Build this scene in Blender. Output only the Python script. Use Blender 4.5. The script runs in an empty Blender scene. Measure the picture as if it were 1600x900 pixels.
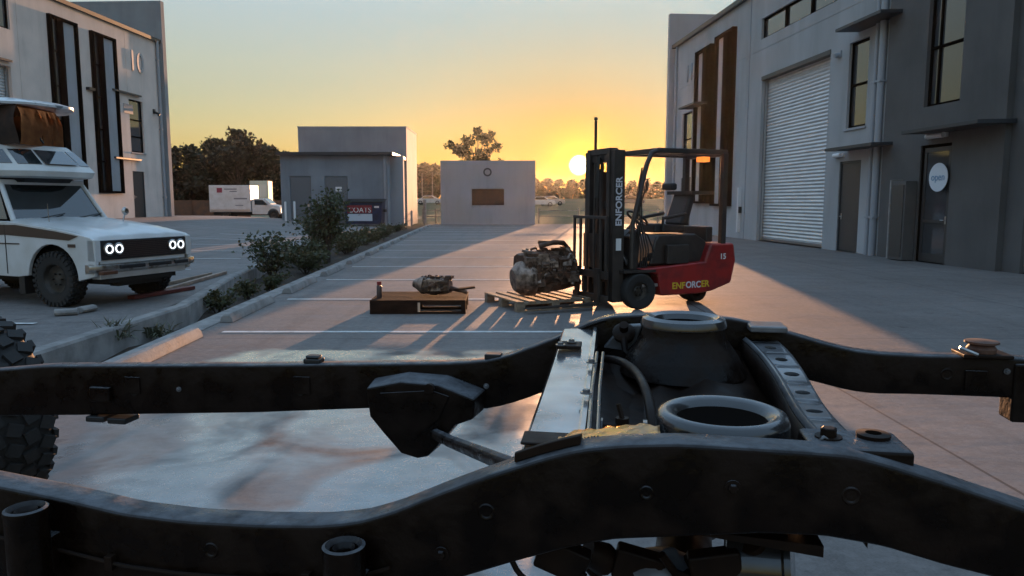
import bpy, bmesh, math, random
from mathutils import Vector, Matrix
random.seed(7)
R = math.radians
SC = bpy.context.scene
COL = SC.collection

# ------------------------------------------------------------------ camera
CAM_H = 1.45
PITCH = math.atan(135/1160)
cd = bpy.data.cameras.new('camera'); cam = bpy.data.objects.new('camera', cd); COL.objects.link(cam)
cam.location = (0, 0, CAM_H); cam.rotation_euler = (math.pi/2-PITCH, 0, 0)
cd.sensor_width = 36; cd.lens = 36*1160/1600; cd.clip_start = 0.02; cd.clip_end = 4000
SC.camera = cam

# ------------------------------------------------------------------ light
SUN_EL, SUN_AZ = R(2.75), R(5.1)
sdir = Vector((math.sin(SUN_AZ)*math.cos(SUN_EL), math.cos(SUN_AZ)*math.cos(SUN_EL), math.sin(SUN_EL)))
w = bpy.data.worlds.new('World'); SC.world = w; w.use_nodes = True
nt = w.node_tree; nt.nodes.clear()
out = nt.nodes.new('ShaderNodeOutputWorld'); bg = nt.nodes.new('ShaderNodeBackground')
sky = nt.nodes.new('ShaderNodeTexSky'); sky.sky_type = 'NISHITA'; sky.sun_disc = False
sky.sun_elevation = SUN_EL; sky.sun_rotation = SUN_AZ
sky.air_density = 1.0; sky.dust_density = 0.25; sky.ozone_density = 1.2
bg.inputs['Strength'].default_value = 0.05
# the sun's disc and the glow of the air round it, as part of the sky
tc = nt.nodes.new('ShaderNodeTexCoord'); dot = nt.nodes.new('ShaderNodeVectorMath'); dot.operation = 'DOT_PRODUCT'
nrm = nt.nodes.new('ShaderNodeVectorMath'); nrm.operation = 'NORMALIZE'
nt.links.new(tc.outputs['Generated'], nrm.inputs[0]); nt.links.new(nrm.outputs[0], dot.inputs[0]); dot.inputs[1].default_value = sdir
def wmath(op, a, b=None, clamp=False):
    n = nt.nodes.new('ShaderNodeMath'); n.operation = op; n.use_clamp = clamp
    for i, v in enumerate((a, b)):
        if v is None: continue
        if isinstance(v, (int, float)): n.inputs[i].default_value = v
        else: nt.links.new(v, n.inputs[i])
    return n.outputs[0]
ang = wmath('MULTIPLY', wmath('ARCCOSINE', wmath('MINIMUM', dot.outputs['Value'], 1.0)), 180/math.pi)
# light of the clear upper sky over the low band of colour (by height above the horizon)
sepw = nt.nodes.new('ShaderNodeSeparateXYZ'); nt.links.new(nrm.outputs[0], sepw.inputs[0])
gg = wmath('EXPONENT', wmath('MULTIPLY', wmath('POWER', wmath('DIVIDE', ang, 12.0), 1.5), -1.0))
hfac = wmath('MULTIPLY', wmath('ADD', wmath('MULTIPLY', wmath('MULTIPLY', sepw.outputs[2], 9.0, True), .42, True), .58), .66)
up_ = wmath('MULTIPLY', wmath('SUBTRACT', sepw.outputs[2], .09), 7.0, True)
ssep = nt.nodes.new('ShaderNodeSeparateXYZ'); nt.links.new(sky.outputs[0], ssep.inputs[0]); scmb = nt.nodes.new('ShaderNodeCombineXYZ')
for i, (a_, e_) in enumerate(((.58,.78), (.72,.55), (.92,.25))):
    nt.links.new(wmath('MULTIPLY', ssep.outputs[i], wmath('MULTIPLY', wmath('MULTIPLY', hfac, wmath('SUBTRACT', 1.0, wmath('MULTIPLY', up_, e_))), wmath('SUBTRACT', 1.0, wmath('MULTIPLY', gg, a_)))), scmb.inputs[i])
nt.links.new(scmb.outputs[0], bg.inputs['Color'])
rmp = nt.nodes.new('ShaderNodeValToRGB'); er = rmp.color_ramp
STOPS = [(0.0,(.04,.02,.003)),(.05,(.042,.024,.004)),(.11,(.06,.05,.024)),(.17,(.100,.096,.066)),(.25,(.130,.143,.130)),(.40,(.10,.15,.208)),(1.0,(.125,.188,.267))]
er.elements[0].position, er.elements[0].color = STOPS[0][0], (*STOPS[0][1],1)
er.elements[1].position, er.elements[1].color = STOPS[-1][0], (*STOPS[-1][1],1)
for ps, cl_ in STOPS[1:-1]:
    e_ = er.elements.new(ps); e_.color = (*cl_,1)
nt.links.new(sepw.outputs[2], rmp.inputs[0])
bg2 = nt.nodes.new('ShaderNodeBackground'); nt.links.new(rmp.outputs[0], bg2.inputs['Color']); bg2.inputs['Strength'].default_value = 1.0
ad = nt.nodes.new('ShaderNodeAddShader'); nt.links.new(bg.outputs[0], ad.inputs[0]); nt.links.new(bg2.outputs[0], ad.inputs[1])
prev = ad.outputs[0]
def glow(scale_deg, color, strength, power=1.0):
    global prev
    g = wmath('EXPONENT', wmath('MULTIPLY', wmath('POWER', wmath('DIVIDE', ang, scale_deg), power), -1.0))
    e = nt.nodes.new('ShaderNodeBackground'); e.inputs['Color'].default_value = (*color, 1)
    nt.links.new(wmath('MULTIPLY', g, strength), e.inputs['Strength'])
    a = nt.nodes.new('ShaderNodeAddShader'); nt.links.new(prev, a.inputs[0]); nt.links.new(e.outputs[0], a.inputs[1]); prev = a.outputs[0]
GLOWS = [(0.62, (1.0, 0.85, 0.45), 8.0, 6.0), (1.6, (1.0, 0.50, 0.0), .55, 1.3)]
for g in GLOWS: glow(*g)
nt.links.new(prev, out.inputs['Surface'])
w.cycles.sampling_method = 'AUTOMATIC'

ld = bpy.data.lights.new('sun', 'SUN'); lo = bpy.data.objects.new('sun', ld); COL.objects.link(lo)
ld.energy = 4.2; ld.angle = R(0.5); ld.color = (1.0, 0.50, 0.24)
ldir = Vector((math.sin(R(7.0))*math.cos(R(2.2)), math.cos(R(7.0))*math.cos(R(2.2)), math.sin(R(2.2))))
lo.rotation_euler = (-ldir).to_track_quat('-Z', 'Y').to_euler()

SC.view_settings.view_transform = 'Standard'; SC.view_settings.look = 'None'
SC.view_settings.exposure = 1.82; SC.view_settings.gamma = 1.0
SC.cycles.max_bounces = 7; SC.cycles.volume_bounces = 0; SC.cycles.transparent_max_bounces = 8
SC.cycles.use_denoising = True

# ------------------------------------------------------------------ survey helpers: pixels of the 1600x900 photo to world points
CT, ST = math.cos(PITCH), math.sin(PITCH)
def ray(px, py):
    u = (px-800)/1160; v = (450-py)/1160
    den = CT+v*ST
    return u/den, (-ST+v*CT)/den
def at(px, py, Y):
    a, c = ray(px, py); return Vector((a*Y, Y, CAM_H+c*Y))
def on_ground(px, py, z=0.0):
    a, c = ray(px, py); Y = (z-CAM_H)/c; return Vector((a*Y, Y, z))

# ------------------------------------------------------------------ object helpers
def tag(o, label=None, cat=None, group=None, kind=None):
    if label: o['label'] = label
    if cat: o['category'] = cat
    if group: o['group'] = group
    if kind: o['kind'] = kind
    return o
def empty(name, loc=(0,0,0), rz=0, label=None, cat=None, group=None, matrix=None):
    o = bpy.data.objects.new(name, None); COL.objects.link(o); o.empty_display_size = 0.2
    if matrix is not None: o.matrix_world = matrix
    else: o.location = loc; o.rotation_euler = (0, 0, rz)
    return tag(o, label, cat, group)
def copy_tree(o, parent=None):
    c = o.copy(); COL.objects.link(c)
    if parent: c.parent = parent
    for ch in [x for x in bpy.data.objects if x.parent == o]: copy_tree(ch, c)
    return c

class MB:
    """collects shapes of one mesh"""
    def __init__(s): s.v = []; s.f = []; s.sm = []; s.mi = []; s.cur = 0
    def add(s, vs, fs, smooth=False):
        n = len(s.v); s.v += [tuple(p) for p in vs]
        s.f += [tuple(i+n for i in f) for f in fs]; s.sm += [smooth]*len(fs); s.mi += [s.cur]*len(fs)
        return s
    def box(s, c, d, rz=0, m=None):
        hx, hy, hz = d[0]/2, d[1]/2, d[2]/2
        vs = [Vector((x*hx, y*hy, z*hz)) for x in (-1,1) for y in (-1,1) for z in (-1,1)]
        M = Matrix.Translation(Vector(c)) @ (m if m is not None else Matrix.Rotation(rz, 4, 'Z'))
        vs = [M@p for p in vs]
        return s.add(vs, [(0,1,3,2),(4,6,7,5),(0,4,5,1),(2,3,7,6),(0,2,6,4),(1,5,7,3)])
    def bb(s, x0, x1, y0, y1, z0, z1): return s.box(((x0+x1)/2,(y0+y1)/2,(z0+z1)/2),(abs(x1-x0),abs(y1-y0),abs(z1-z0)))
    def tube(s, pts, r, n=10, caps=True, smooth=True):
        pts = [Vector(p) for p in pts]; rs = r if isinstance(r, (list, tuple)) else [r]*len(pts)
        rings = []; up = None
        for i, p in enumerate(pts):
            t = (pts[min(i+1, len(pts)-1)]-pts[max(i-1, 0)]).normalized()
            if up is None:
                up = Vector((0,0,1)) if abs(t.z) < .9 else Vector((1,0,0))
            a = t.cross(up)
            if a.length < 1e-5: a = t.cross(Vector((0,1,0)))
            a.normalize(); b = a.cross(t).normalized(); up = b
            rings.append([p+(a*math.cos(2*math.pi*k/n)+b*math.sin(2*math.pi*k/n))*rs[i] for k in range(n)])
        vs = [q for ring in rings for q in ring]; fs = []
        for i in range(len(pts)-1):
            for k in range(n):
                fs.append((i*n+k, i*n+(k+1)%n, (i+1)*n+(k+1)%n, (i+1)*n+k))
        s.add(vs, fs, smooth)
        if caps:
            s.add(rings[0], [tuple(range(n))[::-1]]); s.add(rings[-1], [tuple(range(n))])
        return s
    def cyl(s, p0, p1, r, n=16, r1=None): return s.tube([p0, p1], [r, r if r1 is None else r1], n)
    def lathe(s, prof, M=None, n=32, smooth=True, closed=False):
        """prof: (radius, height) pairs; about the local z axis of M"""
        M = M or Matrix.Identity(4); vs = []; fs = []
        for r, z in prof:
            for k in range(n):
                a = 2*math.pi*k/n; vs.append(M@Vector((r*math.cos(a), r*math.sin(a), z)))
        m = len(prof)
        for i in range(m if closed else m-1):
            for k in range(n):
                j = (i+1) % m
                fs.append((i*n+k, i*n+(k+1)%n, j*n+(k+1)%n, j*n+k))
        return s.add(vs, fs, smooth)
    def prism(s, poly, ext, smooth=False):
        """poly: list of 3-D points, ext: vector"""
        e = Vector(ext); a = [Vector(p) for p in poly]; n = len(a)
        s.add(a+[p+e for p in a], [tuple(range(n))[::-1], tuple(range(n, 2*n))]+[(i, (i+1)%n, n+(i+1)%n, n+i) for i in range(n)], smooth)
        return s
    def loft(s, rings, closed=True, caps=True, smooth=True):
        n = len(rings[0]); vs = [q for r_ in rings for q in r_]; fs = []
        for i in range(len(rings)-1):
            for k in range(n if closed else n-1):
                fs.append((i*n+k, i*n+(k+1)%n, (i+1)*n+(k+1)%n, (i+1)*n+k))
        s.add(vs, fs, smooth)
        if caps and closed:
            s.add(rings[0], [tuple(range(n))[::-1]]); s.add(rings[-1], [tuple(range(n))])
        return s
    def build(s, name, mat, parent=None, bevel=0, angle=40, recalc=True, seg=2):
        me = bpy.data.meshes.new(name); me.from_pydata(s.v, [], s.f)
        for p, q, k in zip(me.polygons, s.sm, s.mi): p.use_smooth = q; p.material_index = k
        mats = mat if isinstance(mat, (list, tuple)) else [mat]
        for m in mats: me.materials.append(m)
        bm = bmesh.new(); bm.from_mesh(me)
        bmesh.ops.remove_doubles(bm, verts=bm.verts, dist=1e-5)
        if recalc: bmesh.ops.recalc_face_normals(bm, faces=bm.faces)
        bm.to_mesh(me); bm.free()
        o = bpy.data.objects.new(name, me); COL.objects.link(o)
        if parent: o.parent = parent
        if bevel:
            md = o.modifiers.new('bevel', 'BEVEL'); md.width = bevel; md.segments = seg; md.limit_method = 'ANGLE'; md.angle_limit = R(35)
            for p in me.polygons: p.use_smooth = True
            me.set_sharp_from_angle(angle=R(angle)); md.harden_normals = True
        elif any(s.sm): me.set_sharp_from_angle(angle=R(angle))
        return o
def RZ(a): return Matrix.Rotation(a, 4, 'Z')
def T(*p): return Matrix.Translation(Vector(p))
def axis_m(p, d):
    """matrix at p whose z axis is along d"""
    return Matrix.Translation(Vector(p)) @ Vector(d).to_track_quat('Z', 'Y').to_matrix().to_4x4()
def text_obj(name, body, size, M, mat, parent=None, extrude=0.002, sx=1.0, space=1.0, bold=0.0):
    cu = bpy.data.curves.new(name, 'FONT'); cu.body = body; cu.size = size; cu.extrude = extrude; cu.align_x = 'CENTER'; cu.align_y = 'CENTER'
    cu.space_character = space; cu.offset = bold
    t = bpy.data.objects.new(name, cu); COL.objects.link(t)
    bpy.context.view_layer.update()
    me = bpy.data.meshes.new_from_object(t); bpy.data.objects.remove(t)
    me.transform(M @ Matrix.Diagonal((sx, 1, 1, 1))); me.materials.clear(); me.materials.append(mat)
    o = bpy.data.objects.new(name, me); COL.objects.link(o)
    if parent: o.parent = parent
    return o

# ------------------------------------------------------------------ materials
MATS = {}
def mat(name, col, rough=.6, metal=0, col2=None, nscale=6, bump=0, bscale=None, spec=.5, rough2=None, coat=0, detail=6, emit=None, estr=0, stretch=None, contrast=(.35,.65), transl=0, streak=0, top_sheen=None):
    if name in MATS: return MATS[name]
    m = bpy.data.materials.new(name); m.use_nodes = True; n = m.node_tree; b = n.nodes['Principled BSDF']
    b.inputs['Base Color'].default_value = (*col, 1); b.inputs['Roughness'].default_value = rough; b.inputs['Metallic'].default_value = metal
    b.inputs['Specular IOR Level'].default_value = spec; b.inputs['Diffuse Roughness'].default_value = 1.0 if rough > .8 else 0.0; b.inputs['Coat Weight'].default_value = coat; b.inputs['Coat Roughness'].default_value = .08
    t = n.nodes.new('ShaderNodeTexCoord'); mp = n.nodes.new('ShaderNodeMapping'); n.links.new(t.outputs['Object'], mp.inputs[0])
    if stretch: mp.inputs['Scale'].default_value = stretch
    no = n.nodes.new('ShaderNodeTexNoise'); no.inputs['Scale'].default_value = nscale; no.inputs['Detail'].default_value = detail; n.links.new(mp.outputs[0], no.inputs['Vector'])
    mr = n.nodes.new('ShaderNodeMapRange'); mr.inputs['From Min'].default_value = contrast[0]; mr.inputs['From Max'].default_value = contrast[1]; n.links.new(no.outputs['Fac'], mr.inputs['Value'])
    if col2:
        mx = n.nodes.new('ShaderNodeMix'); mx.data_type = 'RGBA'; mx.inputs['A'].default_value = (*col, 1); mx.inputs['B'].default_value = (*col2, 1)
        n.links.new(mr.outputs[0], mx.inputs['Factor']); n.links.new(mx.outputs['Result'], b.inputs['Base Color'])
    if rough2 is not None:
        m2 = n.nodes.new('ShaderNodeMapRange'); m2.inputs['From Min'].default_value = contrast[0]; m2.inputs['From Max'].default_value = contrast[1]
        m2.inputs['To Min'].default_value = rough; m2.inputs['To Max'].default_value = rough2
        n.links.new(no.outputs['Fac'], m2.inputs['Value']); n.links.new(m2.outputs[0], b.inputs['Roughness'])
    if streak:
        mp3 = n.nodes.new('ShaderNodeMapping'); n.links.new(t.outputs['Object'], mp3.inputs[0]); mp3.inputs['Scale'].default_value = (1.1, 1.1, .16)
        n3 = n.nodes.new('ShaderNodeTexNoise'); n3.inputs['Scale'].default_value = 1.6; n3.inputs['Detail'].default_value = 9; n3.inputs['Roughness'].default_value = .7; n.links.new(mp3.outputs[0], n3.inputs['Vector'])
        m3 = n.nodes.new('ShaderNodeMapRange'); m3.inputs['From Min'].default_value = .48; m3.inputs['From Max'].default_value = .75; m3.inputs['To Max'].default_value = streak; n.links.new(n3.outputs['Fac'], m3.inputs['Value'])
        x3 = n.nodes.new('ShaderNodeMix'); x3.data_type = 'RGBA'; n.links.new(m3.outputs[0], x3.inputs['Factor']); n.links.new(mx.outputs['Result'], x3.inputs['A']); x3.inputs['B'].default_value = (col[0]*.45, col[1]*.45, col[2]*.42, 1)
        n.links.new(x3.outputs['Result'], b.inputs['Base Color'])
    if bump:
        n2 = n.nodes.new('ShaderNodeTexNoise'); n2.inputs['Scale'].default_value = bscale or nscale*6; n2.inputs['Detail'].default_value = 8; n.links.new(mp.outputs[0], n2.inputs['Vector'])
        bu = n.nodes.new('ShaderNodeBump'); bu.inputs['Strength'].default_value = 1; bu.inputs['Distance'].default_value = bump; n.links.new(n2.outputs['Fac'], bu.inputs['Height']); n.links.new(bu.outputs[0], b.inputs['Normal'])
    if top_sheen:                                        # sky sheen painted as a paler colour on faces that look up
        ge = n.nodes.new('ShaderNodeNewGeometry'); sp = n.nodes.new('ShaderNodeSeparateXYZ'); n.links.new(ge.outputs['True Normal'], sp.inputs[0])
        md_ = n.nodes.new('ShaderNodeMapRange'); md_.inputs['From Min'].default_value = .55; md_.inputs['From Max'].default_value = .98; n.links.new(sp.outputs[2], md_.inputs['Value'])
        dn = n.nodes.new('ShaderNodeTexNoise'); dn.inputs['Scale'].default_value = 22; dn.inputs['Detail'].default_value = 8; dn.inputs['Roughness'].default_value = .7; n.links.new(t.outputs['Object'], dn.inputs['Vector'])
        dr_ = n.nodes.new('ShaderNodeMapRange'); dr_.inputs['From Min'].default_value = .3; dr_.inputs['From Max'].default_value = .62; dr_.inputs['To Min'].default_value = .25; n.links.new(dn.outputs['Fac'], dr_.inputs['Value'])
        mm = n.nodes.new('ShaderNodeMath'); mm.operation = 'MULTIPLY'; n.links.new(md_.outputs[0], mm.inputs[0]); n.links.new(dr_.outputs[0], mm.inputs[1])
        xd = n.nodes.new('ShaderNodeMix'); xd.data_type = 'RGBA'; n.links.new(mm.outputs[0], xd.inputs['Factor']); xd.inputs['B'].default_value = (*top_sheen, 1)
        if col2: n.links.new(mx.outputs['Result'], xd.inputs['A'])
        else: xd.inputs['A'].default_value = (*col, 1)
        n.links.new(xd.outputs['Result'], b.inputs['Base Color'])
    if emit: b.inputs['Emission Color'].default_value = (*emit, 1); b.inputs['Emission Strength'].default_value = estr
    if transl:
        tr = n.nodes.new('ShaderNodeBsdfTranslucent'); tr.inputs['Color'].default_value = (*col, 1)
        ms = n.nodes.new('ShaderNodeMixShader'); ms.inputs[0].default_value = transl
        if col2: n.links.new(mx.outputs['Result'], tr.inputs['Color'])
        n.links.new(b.outputs[0], ms.inputs[1]); n.links.new(tr.outputs[0], ms.inputs[2]); n.links.new(ms.outputs[0], n.nodes['Material Output'].inputs['Surface'])
    MATS[name] = m; return m

def concrete_ground(name, base, dark, joints=(), wet=None, tint=None):
    m = bpy.data.materials.new(name); m.use_nodes = True; n = m.node_tree; L = n.links; b = n.nodes['Principled BSDF']
    t = n.nodes.new('ShaderNodeTexCoord')
    def noise(scale, detail=8, rough=.6, stretch=None, dist=0):
        mp = n.nodes.new('ShaderNodeMapping'); L.new(t.outputs['Object'], mp.inputs[0])
        if stretch: mp.inputs['Scale'].default_value = stretch
        q = n.nodes.new('ShaderNodeTexNoise'); q.inputs['Scale'].default_value = scale; q.inputs['Detail'].default_value = detail; q.inputs['Roughness'].default_value = rough; q.inputs['Distortion'].default_value = dist
        L.new(mp.outputs[0], q.inputs['Vector']); return q.outputs['Fac']
    def rng(v, a, b_, c=0, d=1):
        q = n.nodes.new('ShaderNodeMapRange'); q.inputs[1].default_value = a; q.inputs[2].default_value = b_; q.inputs[3].default_value = c; q.inputs[4].default_value = d; L.new(v, q.inputs[0]); return q.outputs[0]
    def mth(op, a, c=None):
        q = n.nodes.new('ShaderNodeMath'); q.operation = op
        for i, v in enumerate((a, c)):
            if v is None: continue
            if isinstance(v, (int, float)): q.inputs[i].default_value = v
            else: L.new(v, q.inputs[i])
        return q.outputs[0]
    def mix(f, a, c):
        q = n.nodes.new('ShaderNodeMix'); q.data_type = 'RGBA'
        for k, v in (('Factor', f), ('A', a), ('B', c)):
            if isinstance(v, tuple): q.inputs[k].default_value = (*v, 1)
            elif isinstance(v, (int, float)): q.inputs[k].default_value = v
            else: L.new(v, q.inputs[k])
        return q.outputs['Result']
    c = mix(rng(noise(.35), .35, .65), base, dark)
    c = mix(rng(noise(2.2, stretch=(1, 3, 1)), .4, .75, 0, .5), c, dark)
    c = mix(rng(noise(1.6, 3, .5, stretch=(2.5, .12, 1)), .52, .68, 0, .38), c, tuple(x*.6 for x in dark))      # tyre marks along the yard
    c = mix(rng(noise(1.3, 3, .5, stretch=(.10, 3.0, 1)), .55, .70, 0, .30), c, tuple(x*.65 for x in dark))
    c = mix(rng(noise(4.5, 2, .4), .70, .74, 0, .55), c, tuple(x*.3 for x in dark))                                  # oil drips
    c = mix(rng(noise(14, 6, .7), .45, .75, 0, .5), c, tuple(min(1, x*1.5) for x in base))
    c = mix(rng(noise(38, 5, .75), .50, .72, 0, .45), c, tuple(x*.5 for x in dark))
    c = mix(rng(noise(90, 4), .35, .65, 0, .16), c, tuple(min(1, x*1.7) for x in base))
    c = mix(rng(noise(.9, dist=1.5), .60, .72, 0, .35), c, tuple(x*.45 for x in dark))      # stains
    rough = rng(noise(1.1, stretch=(1, 2.5, 1)), .3, .7, .62, .85); b.inputs['Specular IOR Level'].default_value = .3
    sep = n.nodes.new('ShaderNodeSeparateXYZ'); L.new(t.outputs['Object'], sep.inputs[0])
    X, Y = sep.outputs[0], sep.outputs[1]
    for (ax, pos, wd) in joints:      # saw-cut joints
        v = X if ax == 'x' else Y
        d = mth('ABSOLUTE', mth('SUBTRACT', v, pos)); j = rng(d, wd*.5, wd, 1, 0)
        c = mix(mth('MULTIPLY', j, .75), c, (.02, .02, .02))
    if wet:                            # (x0,x1,y0,y1): hosed-down patch, wavering edge
        wx = mth('ADD', X, mth('MULTIPLY', mth('SUBTRACT', noise(1.3), .5), 1.6)); wy = mth('ADD', Y, mth('MULTIPLY', mth('SUBTRACT', noise(2.0), .5), .5))
        f = mth('MULTIPLY', rng(wx, wet[0]-.15, wet[0]+.15), rng(wx, wet[1]-.3, wet[1]+.3, 1, 0))
        f = mth('MULTIPLY', f, mth('MULTIPLY', rng(wy, wet[2]-.3, wet[2]+.3), rng(wy, wet[3]-.05, wet[3]+.05, 1, 0)))
        pud = mth('MULTIPLY', f, rng(noise(1.1, 5, .5, dist=.8), .36, .52))
        c = mix(mth('MULTIPLY', f, .35), c, tuple(x*.5 for x in dark))
        c = mix(mth('MULTIPLY', pud, rng(noise(3.5, 8, .7, stretch=(1,2,1)), .4, .7, 0, .5)), c, (.30,.30,.29))
        c = mix(mth('MULTIPLY', f, rng(noise(2.5, dist=1), .5, .62, 0, .35)), c, (.09, .045, .022))
        rr = n.nodes.new('ShaderNodeMix'); rr.data_type = 'FLOAT'; L.new(pud, rr.inputs['Factor']); L.new(rough, rr.inputs['A']); L.new(rng(noise(7, 8, .7), .35, .65, .13, .38), rr.inputs['B'])
        rough = rr.outputs['Result']
        L.new(mth('ADD', .3, mth('MULTIPLY', pud, .7)), b.inputs['Specular IOR Level'])
        L.new(pud, b.inputs['Coat Weight']); b.inputs['Coat Roughness'].default_value = .13
        bst = mth('SUBTRACT', 1.0, mth('MULTIPLY', pud, .9))
    L.new(c, b.inputs['Base Color']); L.new(rough, b.inputs['Roughness'])
    bu = n.nodes.new('ShaderNodeBump'); bu.inputs['Distance'].default_value = .0012; L.new(noise(160, 4), bu.inputs['Height'])
    if wet: L.new(bst, bu.inputs['Strength'])
    b2 = n.nodes.new('ShaderNodeBump'); b2.inputs['Distance'].default_value = .006; b2.inputs['Strength'].default_value = .5; L.new(noise(3.0, 3, stretch=(1, 2, 1)), b2.inputs['Height']); L.new(bu.outputs[0], b2.inputs['Normal'])
    L.new(b2.outputs[0], b.inputs['Normal'])
    return m

M_cream = mat('wall_cream', (.78,.68,.62), .85, col2=(.68,.60,.55), nscale=1.2, bump=.002, bscale=60, streak=.35)
M_grey = mat('wall_grey', (.36,.37,.38), .85, col2=(.29,.30,.31), nscale=.8, bump=.002, bscale=60, streak=.35)
M_greyr = mat('wall_grey_right', (.44,.46,.48), .85, col2=(.36,.375,.39), nscale=.7, bump=.002, bscale=60, stretch=(1,1,.5), streak=.35)
M_light = mat('wall_light', (.40,.42,.46), .85, col2=(.38,.39,.40), nscale=.8, bump=.002, bscale=60, streak=.35)
M_char = mat('wall_charcoal', (.105,.10,.097), .8, col2=(.08,.077,.075), nscale=.9, bump=.002, bscale=50, streak=.35)
M_shed = mat('shed_wall', (.31,.345,.38), .85, col2=(.25,.28,.31), nscale=.7, bump=.002, bscale=40, streak=.35)
M_black = mat('black_metal', (.012,.011,.011), .45)
M_frame = mat('window_frame_dark', (.012,.008,.006), .95, spec=0)
M_glass = mat('tinted_glass', (.05,.052,.055), .05, spec=.9, coat=.35)
M_gutter = mat('gutter', (.03,.032,.036), .5)
M_pipe = mat('downpipe_grey', (.30,.32,.35), .5)
M_roller = mat('roller_door', (.64,.64,.63), .38, metal=.35, col2=(.52,.52,.52), nscale=2, stretch=(1,1,6))
M_door = mat('door_dark', (.045,.042,.04), .5)
M_doorg = mat('door_grey', (.13,.14,.15), .55)
M_white = mat('white_plastic', (.7,.7,.7), .4)
M_silver = mat('brushed_metal', (.5,.5,.5), .3, metal=1)
M_kerb = mat('kerb_concrete', (.32,.31,.30), .85, col2=(.20,.195,.19), nscale=5, bump=.004, bscale=40)
M_soil = mat('mulch', (.035,.025,.018), .95, col2=(.07,.05,.035), nscale=25, bump=.03, bscale=30)
M_grass = mat('grass_field', (.045,.065,.018), .95, col2=(.085,.08,.03), nscale=.25, bump=.02, bscale=9, detail=10)
M_line = mat('line_paint', (.62,.62,.60), .7, col2=(.36,.36,.35), nscale=9, contrast=(.45,.75), bump=.001)

# ------------------------------------------------------------------ ground
def smooth(t): t = max(0, min(1, t)); return t*t*(3-2*t)
def z_left(x, y):
    return .12+.54*smooth((-x-7)/11)*smooth((y-12)/24)*(1-smooth((y-42)/13))
def z_field(x, y):
    return -.06+2.25*smooth((y-50)/150)
def kx(y): return -3.33-.041*(y-7.94)            # face of the wheel stops
def wallx(y):                                     # face of the retaining edge
    pts = [(-8,-4.2),(9.5,-4.2),(13.4,-5.0),(20,-5.9),(40,-6.9),(46,-7.2)]
    for (y0,x0),(y1,x1) in zip(pts, pts[1:]):
        if y <= y1: return x0+(x1-x0)*(y-y0)/(y1-y0)
    return pts[-1][1]
def grid(name, xs, ys, zf, m, kind='structure'):
    vs = [(x, y, zf(x, y)) for y in ys for x in xs]; n = len(xs)
    fs = [(j*n+i, j*n+i+1, (j+1)*n+i+1, (j+1)*n+i) for j in range(len(ys)-1) for i in range(n-1)]
    o = MB().add(vs, fs, True).build(name, m, recalc=False); return tag(o, kind=kind)
def lin(a, b, n): return [a+(b-a)*i/n for i in range(n+1)]
xs_f = [-900,-400,-200,-120,-80,-60,-40,-20,0,20,40,60,80,120,200,400,900]
ys_f = [-900,-300,-100,-40,0,20,46]+lin(50, 210, 32)+[300,500,900]
fld = grid('grass_field', xs_f, ys_f, lambda x, y: z_field(x, y)-(.3 if y < 47 else 0), M_grass)
M_mid = concrete_ground('concrete_yard', (.185,.168,.158), (.115,.102,.095), joints=[('x', 2.55, .014), ('x', 7.0, .012), ('y', 4.9+2.9, .008), ('y', 20.0, .02), ('y', 32.0, .02)], wet=(-2.75, .3, 2.0, 7.15))
M_leftl = concrete_ground('concrete_upper_yard', (.205,.19,.182), (.13,.12,.113), joints=[('y', 14.0, .014), ('y', 20.0, .014), ('y', 26.0, .02), ('x', -8.2, .014), ('x', -13, .014)])
# the lower yard follows the kerb on its left side
ys_m = lin(-8, 48.5, 57); vs = []; fs = []
for y in ys_m: vs += [(kx(y)-.42, y, 0), (16, y, 0)]
for j in range(len(ys_m)-1): fs.append((2*j, 2*j+1, 2*j+3, 2*j+2))
tag(MB().add(vs, fs).build('concrete_yard', M_mid, recalc=False), kind='structure')
ys_l = lin(-8, 62, 70); vs = []; fs = []; nx = 24
for y in ys_l:
    xr = wallx(y)-.14; 
    for i in range(nx+1):
        x = xr+(-42-xr)*(i/nx)**1.3; vs.append((x, y, z_left(x, y)))
for j in range(len(ys_l)-1):
    for i in range(nx): fs.append((j*(nx+1)+i+1, j*(nx+1)+i, (j+1)*(nx+1)+i, (j+1)*(nx+1)+i+1))
tag(MB().add(vs, fs, True).build('concrete_upper_yard', M_leftl, recalc=False), kind='structure')
# garden bed soil
vs = []; fs = []; nb = 8; ysb = lin(2, 46, 88)
for y in ysb:
    a, b_ = wallx(y)+.0, kx(y)-.40
    for i in range(nb+1):
        x = a+(b_-a)*i/nb; vs.append((x, y, -.17+.03*math.sin(x*9+y*5)+.03*random.random()+.10*smooth((y-12)/10)))
for j in range(len(ysb)-1):
    for i in range(nb): fs.append((j*(nb+1)+i, j*(nb+1)+i+1, (j+1)*(nb+1)+i+1, (j+1)*(nb+1)+i))
tag(MB().add(vs, fs, True).build('garden_bed_soil', M_soil, recalc=False), kind='structure')
# retaining edge (a kerb wall) and the low kerb carrying the wheel stops
mb = MB(); secs = []
for y in [-8,0,4,7,9.5,11,13.4,17,20,25,30,35,40,46]:
    x = wallx(y); secs.append([(x-.15,y,-.5),(x,y,-.5),(x,y,.10),(x-.02,y,.125),(x-.15,y,.125)])
mb.loft(secs, smooth=False)
o = mb.build('retaining_wall', M_kerb); tag(o, 'low grey concrete retaining wall edging the upper yard beside the garden bed', 'wall')
mb = MB(); secs = []
for y in lin(-8, 46, 27):
    x = kx(y); secs.append([(x-.42,y,-.5),(x-.16,y,-.5),(x-.16,y,.008),(x-.17,y,.012),(x-.42,y,.012)])
mb.loft(secs, smooth=False); tag(mb.build('kerb', M_kerb), kind='structure')
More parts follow.
